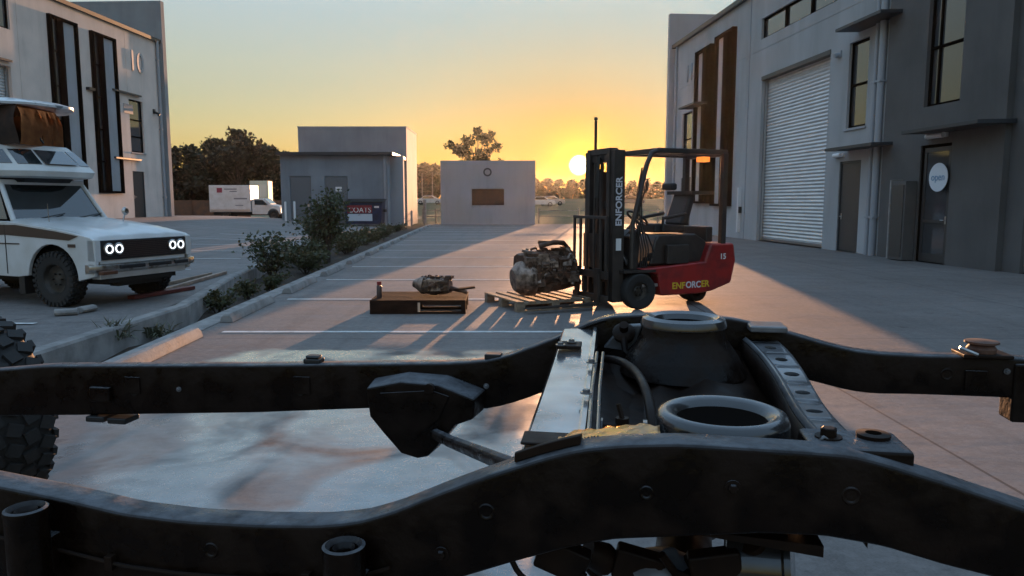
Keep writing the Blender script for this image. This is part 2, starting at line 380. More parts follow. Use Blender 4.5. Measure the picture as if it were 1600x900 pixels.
# painted bay lines
mb = MB()
for k in range(15):
    y = 8.2+2.8*k; x0 = kx(y)+.10
    mb.add([(x0,y-.045,.004),(x0+4.9,y-.045,.004),(x0+4.9,y+.045,.004),(x0,y+.045,.004)],[(0,1,2,3)])
tag(mb.build('parking_lines', M_line, recalc=False), kind='structure')
mb = MB()
def zl_quad(x0, x1, y0, y1, nseg=8):
    for i in range(nseg):
        a = x0+(x1-x0)*i/nseg; b_ = x0+(x1-x0)*(i+1)/nseg
        mb.add([(a,y0,z_left(a,y0)+.012),(b_,y0,z_left(b_,y0)+.012),(b_,y1,z_left(b_,y1)+.012),(a,y1,z_left(a,y1)+.012)],[(0,1,2,3)])
for y in (8.0, 14.5, 17.2, 19.9, 22.6, 25.3, 28): zl_quad(-5.2 if y < 10 else -6.3, -11 if y > 10 else -8, y-.045, y+.045)
tag(mb.build('upper_parking_lines', M_line, recalc=False), kind='structure')
# wheel stops
def wheel_stop(y0, L=1.85):
    secs = []; a = Vector((-.041, 1, 0)).normalized()
    for t in (0, .03, L-.03, L):
        k = .8 if t in (0, L) else 1.0; ring = []
        for (dx, z) in ((-.0,0),(-.015,.06),(-.045,.105*k),(-.115,.105*k),(-.145,.06),(-.16,0)):
            p = Vector((kx(y0)+dx, y0, z+.013*(dx < -.2)))+a*t; ring.append(p-Vector((kx(y0), y0, 0)))
        secs.append(ring)
    mb = MB(); mb.loft(secs, smooth=False); return mb.build('wheel_stop', M_kerb, bevel=.008)
ordn = ['nearest concrete wheel stop, at the bottom left by the truck tyre', 'second concrete wheel stop from the chassis, beside the succulent bed', 'third concrete wheel stop from the chassis, beside the low shrub', 'fourth concrete wheel stop from the chassis along the kerb', 'fifth concrete wheel stop from the chassis along the kerb']
ws0 = wheel_stop(6.05)
for k in range(14):
    y = 6.05+2.8*k; o = ws0 if k == 0 else ws0.copy()
    if k: COL.objects.link(o)
    o.location = (kx(y), y, 0.001)
    if k < 5: lab = ordn[k]
    elif k >= 11: lab = 'small distant concrete wheel stop, %s before the white block wall end of the kerb' % ['third','second','last'][k-11]
    else: lab = 'concrete wheel stop %s past the tall garden shrub, along the kerb' % ['first','second','third','fourth','fifth','sixth'][k-5]
    tag(o, lab, 'wheel stop', 'concrete wheel stops along the kerb')

# ------------------------------------------------------------------ buildings
class Facade:
    """local frame: x along the wall, y out of it, z up"""
    def __init__(s, O, d):
        s.O = Vector(O); s.d = Vector((d[0], d[1], 0)).normalized(); s.n = Vector((0,0,1)).cross(s.d)
        s.M = Matrix(((s.d.x, s.n.x, 0, s.O.x), (s.d.y, s.n.y, 0, s.O.y), (0,0,1,s.O.z), (0,0,0,1)))
    def sz(s, px, py, w=0):
        a, c = ray(px, py); O = s.O+s.n*w; t = (O-Vector((0,0,0))).dot(s.n)/(Vector((a,1,0)).dot(s.n))
        p = Vector((a*t, t, CAM_H+c*t)); return (p-O).dot(s.d), p.z-s.O.z
    def s_(s, px, py=200): return s.sz(px, py)[0]
    def z_(s, px, py): return s.sz(px, py)[1]
def relief(mb, s0, s1, z0, z1, patches, base=0.0, back=-.35):
    """wall sheet with recessed or raised rectangles (s0,s1,z0,z1,depth)"""
    ss = sorted({s0, s1, *[v for p in patches for v in p[:2] if s0 < v < s1]}); zs = sorted({z0, z1, *[v for p in patches for v in p[2:4] if z0 < v < z1]})
    def dep(i, j):
        a = (ss[i]+ss[i+1])/2; b_ = (zs[j]+zs[j+1])/2; d = base
        for p in patches:
            if p[0] < a < p[1] and p[2] < b_ < p[3]: d = p[4]
        return d
    for i in range(len(ss)-1):
        for j in range(len(zs)-1):
            d = dep(i, j); mb.add([(ss[i],d,zs[j]),(ss[i+1],d,zs[j]),(ss[i+1],d,zs[j+1]),(ss[i],d,zs[j+1])], [(0,1,2,3)])
            if i+1 < len(ss)-1:
                e = dep(i+1, j)
                if e != d: mb.add([(ss[i+1],d,zs[j]),(ss[i+1],e,zs[j]),(ss[i+1],e,zs[j+1]),(ss[i+1],d,zs[j+1])], [(0,1,2,3)])
            if j+1 < len(zs)-1:
                e = dep(i, j+1)
                if e != d: mb.add([(ss[i],d,zs[j+1]),(ss[i+1],d,zs[j+1]),(ss[i+1],e,zs[j+1]),(ss[i],e,zs[j+1])], [(0,1,2,3)])
    mb.add([(s0,base,z0),(s1,base,z0),(s1,base,z1),(s0,base,z1),(s0,back,z0),(s1,back,z0),(s1,back,z1),(s0,back,z1)], [(4,7,6,5),(0,4,5,1),(3,2,6,7),(0,3,7,4),(1,5,6,2)])
def so(a, b): return (min(a,b), max(a,b))

def window(par, s0, s1, z0, z1, bars=(), vbars=(), d=-.16, fw=.06, label=None, sill=True):
    s0, s1 = so(s0, s1)
    mb = MB()
    mb.bb(s0, s0+fw, d, d+.08, z0, z1).bb(s1-fw, s1, d, d+.08, z0, z1).bb(s0+fw, s1-fw, d, d+.08, z0, z0+fw).bb(s0+fw, s1-fw, d, d+.08, z1-fw, z1)
    for b_ in bars: mb.bb(s0+fw, s1-fw, d, d+.078, b_-fw/2, b_+fw/2)
    for b_ in vbars: mb.bb(b_-fw/2, b_+fw/2, d+.002, d+.076, z0+fw, z1-fw)
    f = mb.build('window', M_frame, par)
    if label: f['label'] = label
    MB().bb(s0+fw*.5, s1-fw*.5, d+.02, d+.035, z0+fw*.5, z1-fw*.5).build('pane', M_glass, f)
    if sill: MB().bb(s0-.05, s1+.05, -.003+d*.0, .05, z0-.07, z0-.01).build('sill', M_light, f)
    return f
def awning(par, s0, s1, z, dep=.75, th=.09):
    s0, s1 = so(s0, s1)
    mb = MB(); mb.prism([(s0,.003,z),(s0,dep,z-.02),(s0,dep,z+th*.7),(s0,.003,z+th)], (s1-s0,0,0)); return mb.build('awning', M_gutter, par, bevel=.006)
def roller(par, s0, s1, z1, d=-.22, z0=.02):
    s0, s1 = so(s0, s1); mb = MB(); n = int((z1-z0)/.115); pr = []
    for i in range(n*4+1):
        z = z0+(z1-z0)*i/(n*4); pr.append((d+.014*math.sin(i*math.pi/2+.3)+random.uniform(-.001,.001), z))
    for k in range(6):
        a = s0+(s1-s0)*k/6; b_ = s0+(s1-s0)*(k+1)/6; off = random.uniform(-.002,.002)
        mb.add([q for y, z in pr for q in ((a, y+off, z), (b_, y+off, z))], [(2*i, 2*i+1, 2*i+3, 2*i+2) for i in range(len(pr)-1)], True)
    r_ = mb.build('roller_door', M_roller, par, recalc=False)
    for ga in (s0, s1-.09): MB().bb(ga, ga+.09, d+.03, d+.10, z0, z1).build('guide_rail', M_silver, r_)
    MB().bb(s0+.1, s1-.1, d-.02, d+.04, z0, z0+.09).build('bottom_rail', M_silver, r_)
    return r_
def pdoor(par, s0, s1, z1, d=-.10, m=None, glassy=False, hand=1):
    s0, s1 = so(s0, s1)
    mb = MB(); mb.bb(s0, s0+.06, d, d+.07, .01, z1).bb(s1-.06, s1, d, d+.07, .01, z1).bb(s0+.06, s1-.06, d, d+.07, z1-.06, z1)
    fr = mb.build('door_frame', M_frame if glassy else M_gutter, par)
    dr = MB()
    if glassy:
        dr.bb(s0+.065, s0+.16, d+.005, d+.05, .02, z1-.07).bb(s1-.16, s1-.065, d+.005, d+.05, .02, z1-.07).bb(s0+.16, s1-.16, d+.005, d+.05, .02, .22).bb(s0+.16, s1-.16, d+.005, d+.05, z1-.17, z1-.07).bb(s0+.16, s1-.16, d+.005, d+.05, .95, 1.02)
    else: dr.bb(s0+.065, s1-.065, d+.005, d+.05, .02, z1-.065)
    o = dr.build('door', m or M_door, par)
    if glassy: MB().bb(s0+.15, s1-.15, d+.015, d+.03, .2, z1-.16).build('pane', M_glass, o)
    hs = s0+.14 if hand < 0 else s1-.14
    MB().cyl((hs, d+.05, 1.02), (hs, d+.11, 1.02), .012, 8).cyl((hs-.0, d+.10, 1.02), (hs+.12*(-hand), d+.10, 1.02), .011, 8).bb(hs-.025, hs+.025, d+.048, d+.058, .93, 1.11).build('handle', M_silver, o)
    return o
def bulkhead(par, s0, s1, z):
    s0, s1 = so(s0, s1); mb = MB(); mb.tube([(s0+.05,.09,z),(s1-.05,.09,z)], .065, 12); mb.bb(s0, s1, .003, .06, z-.05, z+.05); return mb.build('wall_light', M_white, par)
def fpipe(par, s, w, z0, z1, r=.06, m=None):
    mb = MB(); mb.cyl((s, w, z0), (s, w, z1), r, 12)
    for z in (z0+1, (z0+z1)/2, z1-1): mb.bb(s-r-.02, s+r+.02, w-r-.01, w+r+.008, z, z+.05)
    return mb.build('downpipe', m or M_pipe, par)
def number(par, body, s, z, size, flip, m):
    Mx = T(s, .005, z) @ Matrix.Rotation(math.pi/2, 4, 'X')
    if True: Mx = T(s, .03, z) @ RZ(math.pi) @ Matrix.Rotation(math.pi/2, 4, 'X')
    return text_obj('unit_number', body, size, Mx, m, par, extrude=.03)
def facade_bulk(par, s0, s1, dep, h, m, blade_s=None, blade_h=0, blade_w=.3, blade_dir=1):
    pass

# ---- right building ------------------------------------------------
FR = Facade((8.25, 38.7, 0), (-.084, 1))
HR = 9.16
sN = -38.0
br = empty('workshop_building', matrix=FR.M, label='grey two storey workshop building on the right with ribbed roller door and charcoal end unit', cat='building')
S = lambda px, py=200: FR.sz(px, py)[0]
Z = lambda px, py: FR.sz(px, py)[1]
sC = FR.sz(1388, 200)[0]                  # start of the charcoal unit
def q(px0, py0, px1, py1): return FR.sz(px0, py0), FR.sz(px1, py1)
holes = []
# roller door
rd0, rd1 = S(1186, 250), S(1291, 230); rdz = (Z(1186,123)+Z(1293,80))/2
holes.append((*so(rd0, rd1), -.01, rdz, -.26))
hw0, hw1 = S(1190, 45), S(1312, 0); hwz0, hwz1 = Z(1190, 62), Z(1190, 30)
holes.append((*so(hw0, hw1), hwz0, hwz1, -.16))
w0, w1 = S(1325, 130), S(1356, 120); wz0, wz1 = Z(1323, 201), Z(1328, 68)
holes.append((*so(w0, w1), wz0, wz1, -.16))
d0, d1 = S(1309, 320), S(1342, 320); dz1 = Z(1311, 253)
holes.append((*so(d0, d1), -.01, dz1, -.10))
# far bay, windows behind the projecting fins
t1a, t1b = S(1089, 200), S(1113, 200); t2a, t2b = S(1119, 200), S(1147, 200)
fz1 = Z(1100, 78); fzb = Z(1123, 318)
fz2 = Z(1133, 53)
e0, e1 = S(1066, 200), S(1081, 200); ez0, ez1 = Z(1073, 245), Z(1073, 176)
holes.append((*so(e0, e1), ez0, ez1, -.16))
e2, e3 = S(1063, 320), S(1078, 320)
holes.append((*so(e2, e3), -.01, dz1, -.10))
for js in (-4.6, -9.4): holes.insert(0, (js-.012, js+.012, -.1, HR+1, -.012))
holes.insert(0, (sC-1, 1, 6.95, 6.974, -.012))
mb = MB(); relief(mb, sC, 0, 0, HR, holes); mb.build('wall', M_greyr, br)
# raised end unit in charcoal, standing 0.12 m proud
ch = []
g0, g1 = S(1455, 100), S(1512, 90); gz0 = Z(1457, 167); gz1 = gz0+4.1
ch.append((*so(g0, g1), gz0, gz1, -.06))
c0, c1 = S(1441, 320), S(1489, 320); cz1 = Z(1445, 228)
ch.append((*so(c0, c1), -.01, cz1, -.02))
sD = S(1572, 300)
mb = MB(); relief(mb, sD, sC-.003, 0, HR+.1, ch, base=.12); w_ = mb.build('wall', M_char, br); w_['label'] = 'charcoal painted wall of the end unit'
mb = MB(); relief(mb, sN, sD-.003, 0, HR+.1, [(sN+6.5, sD-.5, -.01, 5.3, -.26)], base=-.02); w_ = mb.build('wall', M_char, br)
roller(br, sD-4.8, sD-.5, 5.3, d=-.2)
roller(br, rd0, rd1, rdz)
MB().bb(min(rd0,rd1)-.02, max(rd0,rd1)+.02, -.25, .02, rdz-.12, rdz+.02).build('door_header', M_gutter, br)
lo_, hi_ = so(hw0, hw1); stp = (hi_-lo_)/3
for k in range(3): window(br, lo_+k*stp+.03, lo_+(k+1)*stp-.03, hwz0, hwz1, sill=False)
window(br, w0, w1, wz0, wz1, bars=[wz0+(wz1-wz0)*.5])
window(br, e0, e1, ez0, ez1, bars=[ez0+(ez1-ez0)*.4])
window(br, g0, g1, gz0, gz1, bars=[Z(1460, 76), Z(1460,76)+1.9], vbars=[max(g0,g1)-.32], d=-.05)
pdoor(br, d0, d1, dz1, hand=1); pdoor(br, e2, e3, dz1); pdoor(br, c0, c1, cz1, d=-.02+.03, glassy=True, hand=-1)
# awnings and lights over doors and windows
for (a, b_) in (((1305,50),(1376,18)), ((1288,237),(1361,225)), ((1060,170),(1084,162)), ((1060,240),(1084,235))):
    A, B = FR.sz(*a, .7), FR.sz(*b_, .7); awning(br, A[0], B[0], A[1]*.5+B[1]*.5, dep=.7)
A, B = FR.sz(1411,210, .8), FR.sz(1531,190, .8); awning(br, A[0], B[0], (A[1]+B[1])/2, dep=.85)
A = FR.sz(1313, 243); bulkhead(br, A[0]-.25, A[0]+.25, A[1])
A = FR.sz(1467, 212, .12); mb = MB(); mb.tube([(A[0]-.3,.21,A[1]),(A[0]+.3,.21,A[1])], .065, 12).bb(A[0]-.34,A[0]+.34,.123,.18,A[1]-.05,A[1]+.05); mb.build('wall_light', M_white, br)
# projecting tall fins
def fin_window(par, sa, sb, z0, z1, pr=.20, side=1):
    s0, s1 = so(sa, sb); mb = MB(); fw = .17
    mb.bb(s0, s0+fw, .003, pr, z0, z1).bb(s1-fw, s1, .003, pr, z0, z1).bb(s0+fw, s1-fw, .003, pr-.01, z1-.12, z1).bb(s0+fw, s1-fw, .003, pr-.01, z0, z0+.10)
    W = s1-s0; m0 = s0+W*(.52 if side > 0 else .30); mb.bb(m0, m0+.22*W, .004, pr-.03, z0+.10, z1-.12)
    f = mb.build('window', M_frame, par)
    if side > 0: ga, gb_, pa, pb = m0+.22*W, s1-fw, s0+fw, m0
    else: ga, gb_, pa, pb = s0+fw, m0, m0+.22*W, s1-fw
    MB().bb(ga, gb_, .02, .04, z0+.10, z1-.12).build('pane', M_glass, f)
    for k in range(1, 5): z = z0+(z1-z0)*k/5; MB().bb(ga, gb_, .041, .08, z-.03, z+.03).build('glazing_bar', M_frame, f)
    MB().bb(pa, pb, .01, .05, z0+.10, z1-.12).build('infill_panel', M_light, f)
fin_window(br, t1a, t1b, fzb, fz1, side=-1); fin_window(br, t2a, t2b, fzb-.1, fz2, side=-1)
number(br, '11', (S(1072,115)+S(1085,115))/2, Z(1079,115), 1.15, 1, M_pipe)
# downpipes, eaves gutter, end blade wall, bollard box, camera
fpipe(br, S(1378), .10, 0, HR, .09); fpipe(br, S(1368), .08, 0, HR, .06); fpipe(br, S(1057, 200), .08, 0, HR, .05)
fpipe(br, S(1168), .015, 0, HR, .02)
MB().bb(sN, -.01, .003, .16, HR-.02, HR+.14).build('gutter', M_black, br)
MB().bb(0.003, .33, -16, .28, 0, 10.85).build('end_wall', M_greyr, br)
MB().bb(sN, 0, -15, -.36, 0, HR-.3).build('building_bulk', M_greyr, br)
mb = MB(); mb.prism([(sN,.15,HR-.05),(sN,-15,HR+.9),(sN,-15,HR+1.0),(sN,.15,HR+.05)], (-sN-.01,0,0)); mb.build('roof', M_gutter, br)
A = FR.sz(1313, 85); MB().cyl((A[0],.003,A[1]),(A[0],.18,A[1]-.05),.07,12).bb(A[0]-.1,A[0]+.1,.003,.05,A[1]-.1,A[1]+.1).build('camera_dome', M_pipe, br)
A = FR.sz(1156, 340); mb = MB(); mb.bb(A[0]-.06, A[0]+.06, .003, .12, .25, 2.0); mb.build('meter_pipe', M_white, br)
MB().bb(A[0]-.16, A[0]+.10, .003, .10, 1.0, 1.25).build('meter_box', M_black, br)
# round sign on the glass door
c = FR.sz(1470, 277, .12); s_ = c[0]; mb = MB(); mb.lathe([(0,0),(.33,0),(.33,.012),(0,.012)], T(s_, .175, c[1]) @ Matrix.Rotation(-math.pi/2, 4, 'X'), 32, smooth=False)
sg = mb.build('round_sign', mat('sign_pale', (.62,.68,.74), .5), br)
text_obj('sign_lettering', 'open', .24, T(s_, .192, c[1]) @ RZ(math.pi) @ Matrix.Rotation(math.pi/2, 4, 'X'), mat('sign_blue', (.10,.25,.42), .5), sg, extrude=.002)
# slatted bin screen beside the glass door
a0, a1 = FR.sz(1397, 350, .3)[0], FR.sz(1419, 350, .3)[0]
rk = empty('upright_cabinet', tuple(FR.M @ Vector(((a0+a1)/2, .30, 0))), math.atan2(FR.d.y, FR.d.x), 'dark upright box standing against the charcoal wall left of the glass door', 'cabinet')
hh = 1.95; wd = abs(a1-a0)
MB().bb(-wd/2, wd/2, -.17, .12, .02, hh).build('cabinet_body', M_char, rk, bevel=.01)
MB().bb(-wd/2+.05, wd/2-.05, .122, .14, .1, hh-.1).build('door', M_door, rk)
MB().bb(wd/2-.0+.003, wd/2+.05, -.17, .14, .02, hh+.04).build('side_post', M_kerb, rk)

# ---- left building -------------------------------------------------
zb = .66
FL = Facade((-18.47, 40, zb), (-.047, -1))
HL = FL.sz(242, 64)[1]
bl = empty('workshop_building', matrix=FL.M, label='pale two storey workshop building on the left with two tall dark framed windows', cat='building')
Sl = lambda px, py=200: FL.sz(px, py)[0]
Zl = lambda px, py: FL.sz(px, py)[1]
sE = 32
holes = []
aw0, aw1 = Sl(224, 190), Sl(203, 190); az0, az1 = Zl(213, 238), Zl(213, 157)
holes.append((*so(aw0, aw1), az0, az1, -.16))
ad0, ad1 = Sl(227, 300), Sl(209, 300); adz = Zl(218, 268)
holes.append((*so(ad0, ad1), -.01, adz, -.10))
au0, au1 = Sl(14, 20), Sl(-40, 20); auz0, auz1 = Zl(14, 46), Zl(14, 46)+1.5
holes.append((*so(au0, au1), auz0, auz1, -.16))
ro0, ro1 = Sl(20, 150), Sl(-90, 150); roz = Zl(20, 105)
holes.append((*so(ro0, ro1), -.01, roz, -.26))
for js in (3.2, 10.6, 17.5): holes.insert(0, (js-.012, js+.012, -1, HL+1, -.012))
mb = MB(); relief(mb, 0, sE, -.7, HL, holes); mb.build('wall', M_cream, bl)
window(bl, aw0, aw1, az0, az1, bars=[az0+(az1-az0)*.62, az0+(az1-az0)*.3])
window(bl, au0, au1, auz0, auz1, vbars=[(au0+au1)/2], sill=False)
pdoor(bl, ad0, ad1, adz); roller(bl, ro0, ro1, roz)
fin_window(bl, Sl(127), Sl(84), Zl(127, 296), Zl(105, 33), side=1, pr=.15)
fin_window(bl, Sl(185), Sl(148), Zl(185, 302), Zl(165, 57), side=1, pr=.15)
A, B = FL.sz(232, 152, .5), FL.sz(190, 140, .5); awning(bl, A[0], B[0], (A[1]+B[1])/2, dep=.16)
A, B = FL.sz(232, 251, .5), FL.sz(193, 247, .5); awning(bl, A[0], B[0], (A[1]+B[1])/2, dep=.16)
A, B = FL.sz(26, 103, .3), FL.sz(-60, 90, .3); awning(bl, A[0], B[0], roz+.15, dep=.16)
number(bl, '10', (Sl(196,98)+Sl(227,98))/2, Zl(211, 98), 1.4, 1, M_pipe)
fpipe(bl, .35, .10, 0, HL, .075)
MB().bb(.01, sE, .003, .14, HL-.05, HL+.12).build('gutter', M_black, bl)
zt = Zl(252, 5, )
MB().bb(-.33, -.003, -14, .215, -.7, zt).build('end_wall', M_grey, bl)
MB().bb(0, sE, -15, -.36, -.7, HL-.3).build('building_bulk', M_grey, bl)
mb = MB(); mb.prism([(.01,.13,HL-.05),(.01,-14,HL+.9),(.01,-14,HL+1.0),(.01,.13,HL+.05)], (sE-.01,0,0)); mb.build('roof', M_gutter, bl)
A = FL.sz(240, 175); MB().cyl((A[0],.003,A[1]),(A[0],.32,A[1]-.12),.06,10).bb(A[0]-.09,A[0]+.09,.003,.06,A[1]-.09,A[1]+.14).tube([(A[0]+.0,.30,A[1]-.1),(A[0]+.22,.36,A[1]-.2)],.055,10).build('security_camera', M_black, bl)
A = FL.sz(139, 139); MB().bb(A[0]-.22,A[0]+.22,.003,.16,A[1]-.06,A[1]+.06).build('wall_light', M_black, bl)
A = FL.sz(200, 170); MB().bb(A[0]-.4,A[0]+.4,.003,.02,A[1]-.22,A[1]+.22).build('wall_sign', mat('grey_sign',(.2,.23,.26),.5), bl)

# ---- utility buildings at the end of the yard ----------------------
def front_frame(px, Y, z0):
    a, _ = ray(px, 350); return Vector((a*Y, Y, z0))
# low shed
Ysh = 42.0; zs = z_left(-10, Ysh)
sh = empty('utility_shed', (0, Ysh, zs), 0, 'low grey rendered shed with two grey doors and a dark flat roof behind the skip', 'shed')
X = lambda px, Y=Ysh: ray(px, 350)[0]*Y
Zs = lambda py, Y=Ysh, z0=zs: CAM_H+ray(800, py)[1]*Y-z0
xl, xr, zt_ = X(441), X(607), Zs(243)
dd = [(X(455), X(488)), (X(509), X(545))]; dzt = Zs(275)
mb = MB(); relief(mb, xl, xr, -.3, zt_, [(a, b_, -.31, dzt, -.08) for a, b_ in dd], back=-.3)
shw = mb; shw.v = [(x, -y, z) for x, y, z in shw.v]; shw.build('wall', M_shed, sh)
MB().bb(xl, xr, .3, 4.8, -.3, zt_-.02).build('side_walls', M_shed, sh)
for i, (a, b_) in enumerate(dd):
    dr = MB().bb(a+.03, b_-.03, .03, .075, 0, dzt-.03).build('door', M_doorg, sh)
    MB().bb(b_-.22, b_-.12, -.01, .03, .95, 1.1).build('handle', M_silver, dr)
    if i: MB().bb((a+b_)/2-.05, (a+b_)/2+.3, .02, .03, dzt-.85, dzt-.6).build('notice', M_white, dr)
MB().bb(xl-.12, xr+.35, -.35, 5.0, zt_, zt_+.18).build('roof', M_gutter, sh, bevel=.01)
MB().cyl((xr-.15, -.08, -.2), (xr-.15, -.08, zt_), .06, 10).build('downpipe', M_pipe, sh)
MB().bb(xr+.003, xr+.75, .9, 1.3, -.2, zt_+.05).build('side_pier', M_light, sh)
# tall block behind
Yt = 47.0; zt0 = .1
tb = empty('utility_block', (0, Yt, zt0), 0, 'tall plain grey rendered block rising behind the low shed', 'building')
xl, xr = X(470, Yt), X(637, Yt); zt_ = Zs(199, Yt, zt0)
MB().bb(xl, xr, 0, 5, -.3, zt_).build('wall', M_shed, tb)
MB().bb(xl-.03, xr+.03, -.03, 5.03, zt_, zt_+.06).build('coping', M_light, tb)
# electrical boxes and a glowing strip imitating a sun glint beside the block
ub = empty('meter_cabinet', (X(617, 44.5), 44.5, .1), 0, 'grey meter cabinet with a glowing sun glint strip and white pipes beside the shed', 'cabinet')
MB().bb(-.3, .3, 0, .5, 0, 2.9).build('cabinet_body', M_shed, ub, bevel=.01)
MB().bb(-.24, .24, -.03, 0, 1.6, 2.6).build('door', M_grey, ub)
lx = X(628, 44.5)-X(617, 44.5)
mb = MB(); mb.bb(lx-.10, lx+.10, -.05, .12, 1.55, 3.05); mb.build('sun_glint_strip', mat('sun_glint_glow', (.8,.6,.3), .5, emit=(1, .62, .18), estr=1.6), ub, bevel=.02)
MB().cyl((lx-.18, -.1, 0), (lx-.18, -.1, 2.5), .05, 10).build('pipe', M_white, ub)
mb = MB()
for k in range(4): mb.lathe([(0,-.09),(.08,-.05),(.09,0),(.08,.05),(0,.09)], T(lx+.02, -.08, .45+k*.28), 12)
mb.cyl((lx+.02,-.05,0),(lx+.02,-.05,1.5),.04,8); mb.build('valve', M_silver, ub)
# block wall with slot
Yb = 47.5; bw = empty('feature_wall', (0, Yb, 0), 0, 'free standing pale grey block wall with a brown rectangular opening, left of the sunset', 'wall')
xl, xr, zt_ = X(689, Yb), X(836, Yb), Zs(251, Yb, 0)
o0, o1, oz0, oz1 = X(737, Yb), X(788, Yb), Zs(321, Yb, 0), Zs(295, Yb, 0)
mb = MB(); relief(mb, xl, xr, -.3, zt_, [(o0, o1, oz0, oz1, -.25), (o0, X(748, Yb), Zs(326, Yb, 0), oz0, -.25)], back=-3.2); mb.v = [(x, -y, z) for x, y, z in mb.v]; mb.build('wall', M_light, bw)
MB().bb(o0+.02, o1-.02, .2, .245, oz0+.02, oz1-.02).build('sign_panel', mat('brown_panel', (.06,.022,.012), .6, col2=(.035,.014,.009), nscale=3), bw)
mb = MB(); mb.lathe([(.17,0),(.27,0),(.27,.04),(.17,.04),(.17,0)], T(X(762, Yb), -.003, Zs(269, Yb, 0)) @ Matrix.Rotation(math.pi/2, 4, 'X') , 24)
mb.build('ring_emblem', M_gutter, bw)
# ------------------------------------------------------------------ vehicles
M_vwhite = mat('vehicle_white', (.62,.63,.63), .35, col2=(.52,.52,.50), nscale=3, coat=.4, bump=.0006, bscale=3)
M_camper = mat('camper_shell', (.60,.60,.57), .4, col2=(.48,.47,.44), nscale=2.5, coat=.2)
M_campertop = mat('camper_roof', (.55,.56,.56), .35, col2=(.14,.16,.17), nscale=5, contrast=(.52,.60), coat=.4)
M_stripe = mat('brown_stripe', (.055,.035,.026), .4)
M_tyre = mat('tyre_rubber', (.018,.017,.016), .8, bump=.002, bscale=50)
M_trim = mat('black_trim', (.012,.012,.012), .5)
M_chrome = mat('worn_chrome', (.45,.44,.42), .28, metal=1, col2=(.2,.15,.11), nscale=12, contrast=(.5,.7))
M_rim = mat('dark_rim', (.06,.055,.05), .5, metal=.3, col2=(.03,.025,.02), nscale=9)
M_vglass = mat('vehicle_glass', (.012,.016,.018), .03, spec=.8, coat=1)
M_canvas = mat('canvas_brown', (.05,.028,.018), .9, col2=(.025,.016,.011), nscale=8, transl=.12, bump=.008, bscale=6)
M_canvasf = mat('canvas_backlit_orange', (.50,.21,.07), .85, col2=(.36,.14,.05), nscale=9, transl=.7, bump=.006, bscale=7)  # sun shining through the front canvas, painted into its orange colour
M_halo = mat('halo_ring_light', (.9,.95,1), .3, emit=(.9,.96,1), estr=.5)
M_under = mat('underbody', (.02,.018,.016), .8)

def wheel(par, p, ax, r, wd, rim=.6, n=48, tread=0, rimm=None, hub=True):
    """wheel with tyre and rim; ax: outward axle direction"""
    M = axis_m(p, ax); h = wd/2
    wh = MB()
    prof = [(r*rim,-h*.8),(r*.80,-h*1.02),(r*.93,-h*.98),(r*.985,-h*.8),(r,-h*.4),(r,h*.4),(r*.985,h*.8),(r*.93,h*.98),(r*.80,h*1.02),(r*rim,h*.8)]
    wh.lathe(prof, M, n)
    if tread:
        for k in range(tread):
            for j, zz in enumerate((-.72, -.24, .24, .72)):
                a = 2*math.pi*(k+(j%2)*.5)/tread; B = M @ RZ(a) @ T(r*1.005 if abs(zz) < .5 else r*.985, 0, zz*h)
                wh.box((0,0,0), (.02*r/.4+.012, 2*math.pi*r/tread*.62, h*.40), m=B @ Matrix.Rotation((.35 if j % 2 else -.35), 4, 'X'))
            a = 2*math.pi*(k+.25)/tread
            for sg in (-1, 1): wh.box((0,0,0), (.06, 2*math.pi*r/tread*.45, .02), m=M @ RZ(a) @ T(r*.93, 0, sg*h*1.0))
    t = wh.build('tyre', M_tyre)
    w_ = t; w_.name = 'wheel'
    w_.parent = par
    rm = MB()
    rm.lathe([(0,h*.35),(r*.16,h*.35),(r*.2,h*.30),(r*.30,h*.15),(r*.50,h*.30),(r*.57,h*.75),(r*(rim+.03),h*.86),(r*(rim+.03),h*.70),(r*(rim-.02),-h*.8),(0,-h*.8)], M, n)
    for k in range(6):
        a = k*math.pi/3; c = M @ Vector((r*.22*math.cos(a), r*.22*math.sin(a), h*.3)); d = (M.to_3x3() @ Vector((0,0,1))); rm.cyl(c, c+d*.03, .012, 8)
    rm.build('rim', rimm or M_rim, w_)
    return w_

def arc(cx, cz, r, a0, a1, n): return [(cx+r*math.cos(a0+(a1-a0)*i/n), cz+r*math.sin(a0+(a1-a0)*i/n)) for i in range(n+1)]
def solid_xz(mb, poly, y0, y1):
    """extrude an x-z outline across y (triangulated caps via ngon)"""
    mb.prism([(x, y0, z) for x, z in poly], (0, y1-y0, 0)); return mb

# ---- white camper utility, raised yard -----------------------------
UT = Matrix.Translation((-5.52, 10.06, .125)) @ RZ(R(-20))
ut = empty('camper_utility', matrix=UT, label='old white single cab utility with raised pop top camper and four glowing round headlights', cat='camper truck')
# body side outline with wheel arches (front axle at x=0, rear axle at -2.6)
side = [(.70,.42),(.74,.62),(.72,.86),(.66,.885),(.0,1.0),(-.74,1.075),(-1.95,1.08),(-1.95,.98),(-4.2,.98),(-4.25,.45),(-3.05,.45)]
side += arc(-2.6,.36,.42, 0, math.pi, 10)[::-1][0:0]
side = [(.70,.40),(.735,.60),(.715,.85),(.66,.885),(.3,.955),(-.2,1.02),(-.74,1.075),(-1.95,1.08),(-1.95,.98),(-4.2,.98),(-4.22,.45)]
side += [(x, z) for x, z in arc(-2.6,.36,.43, math.pi-.2, .2, 12)]
side += [(-2.0,.38),(-.62,.36)] + [(x, z) for x, z in arc(0,.36,.43, math.pi-.05, -.05, 14)]
mb = MB()
for y0, y1 in ((-.79,-.735),(.735,.79)): solid_xz(mb, side, y0, y1)
fend = mb.build('side_panels', M_vwhite, ut, bevel=.012)
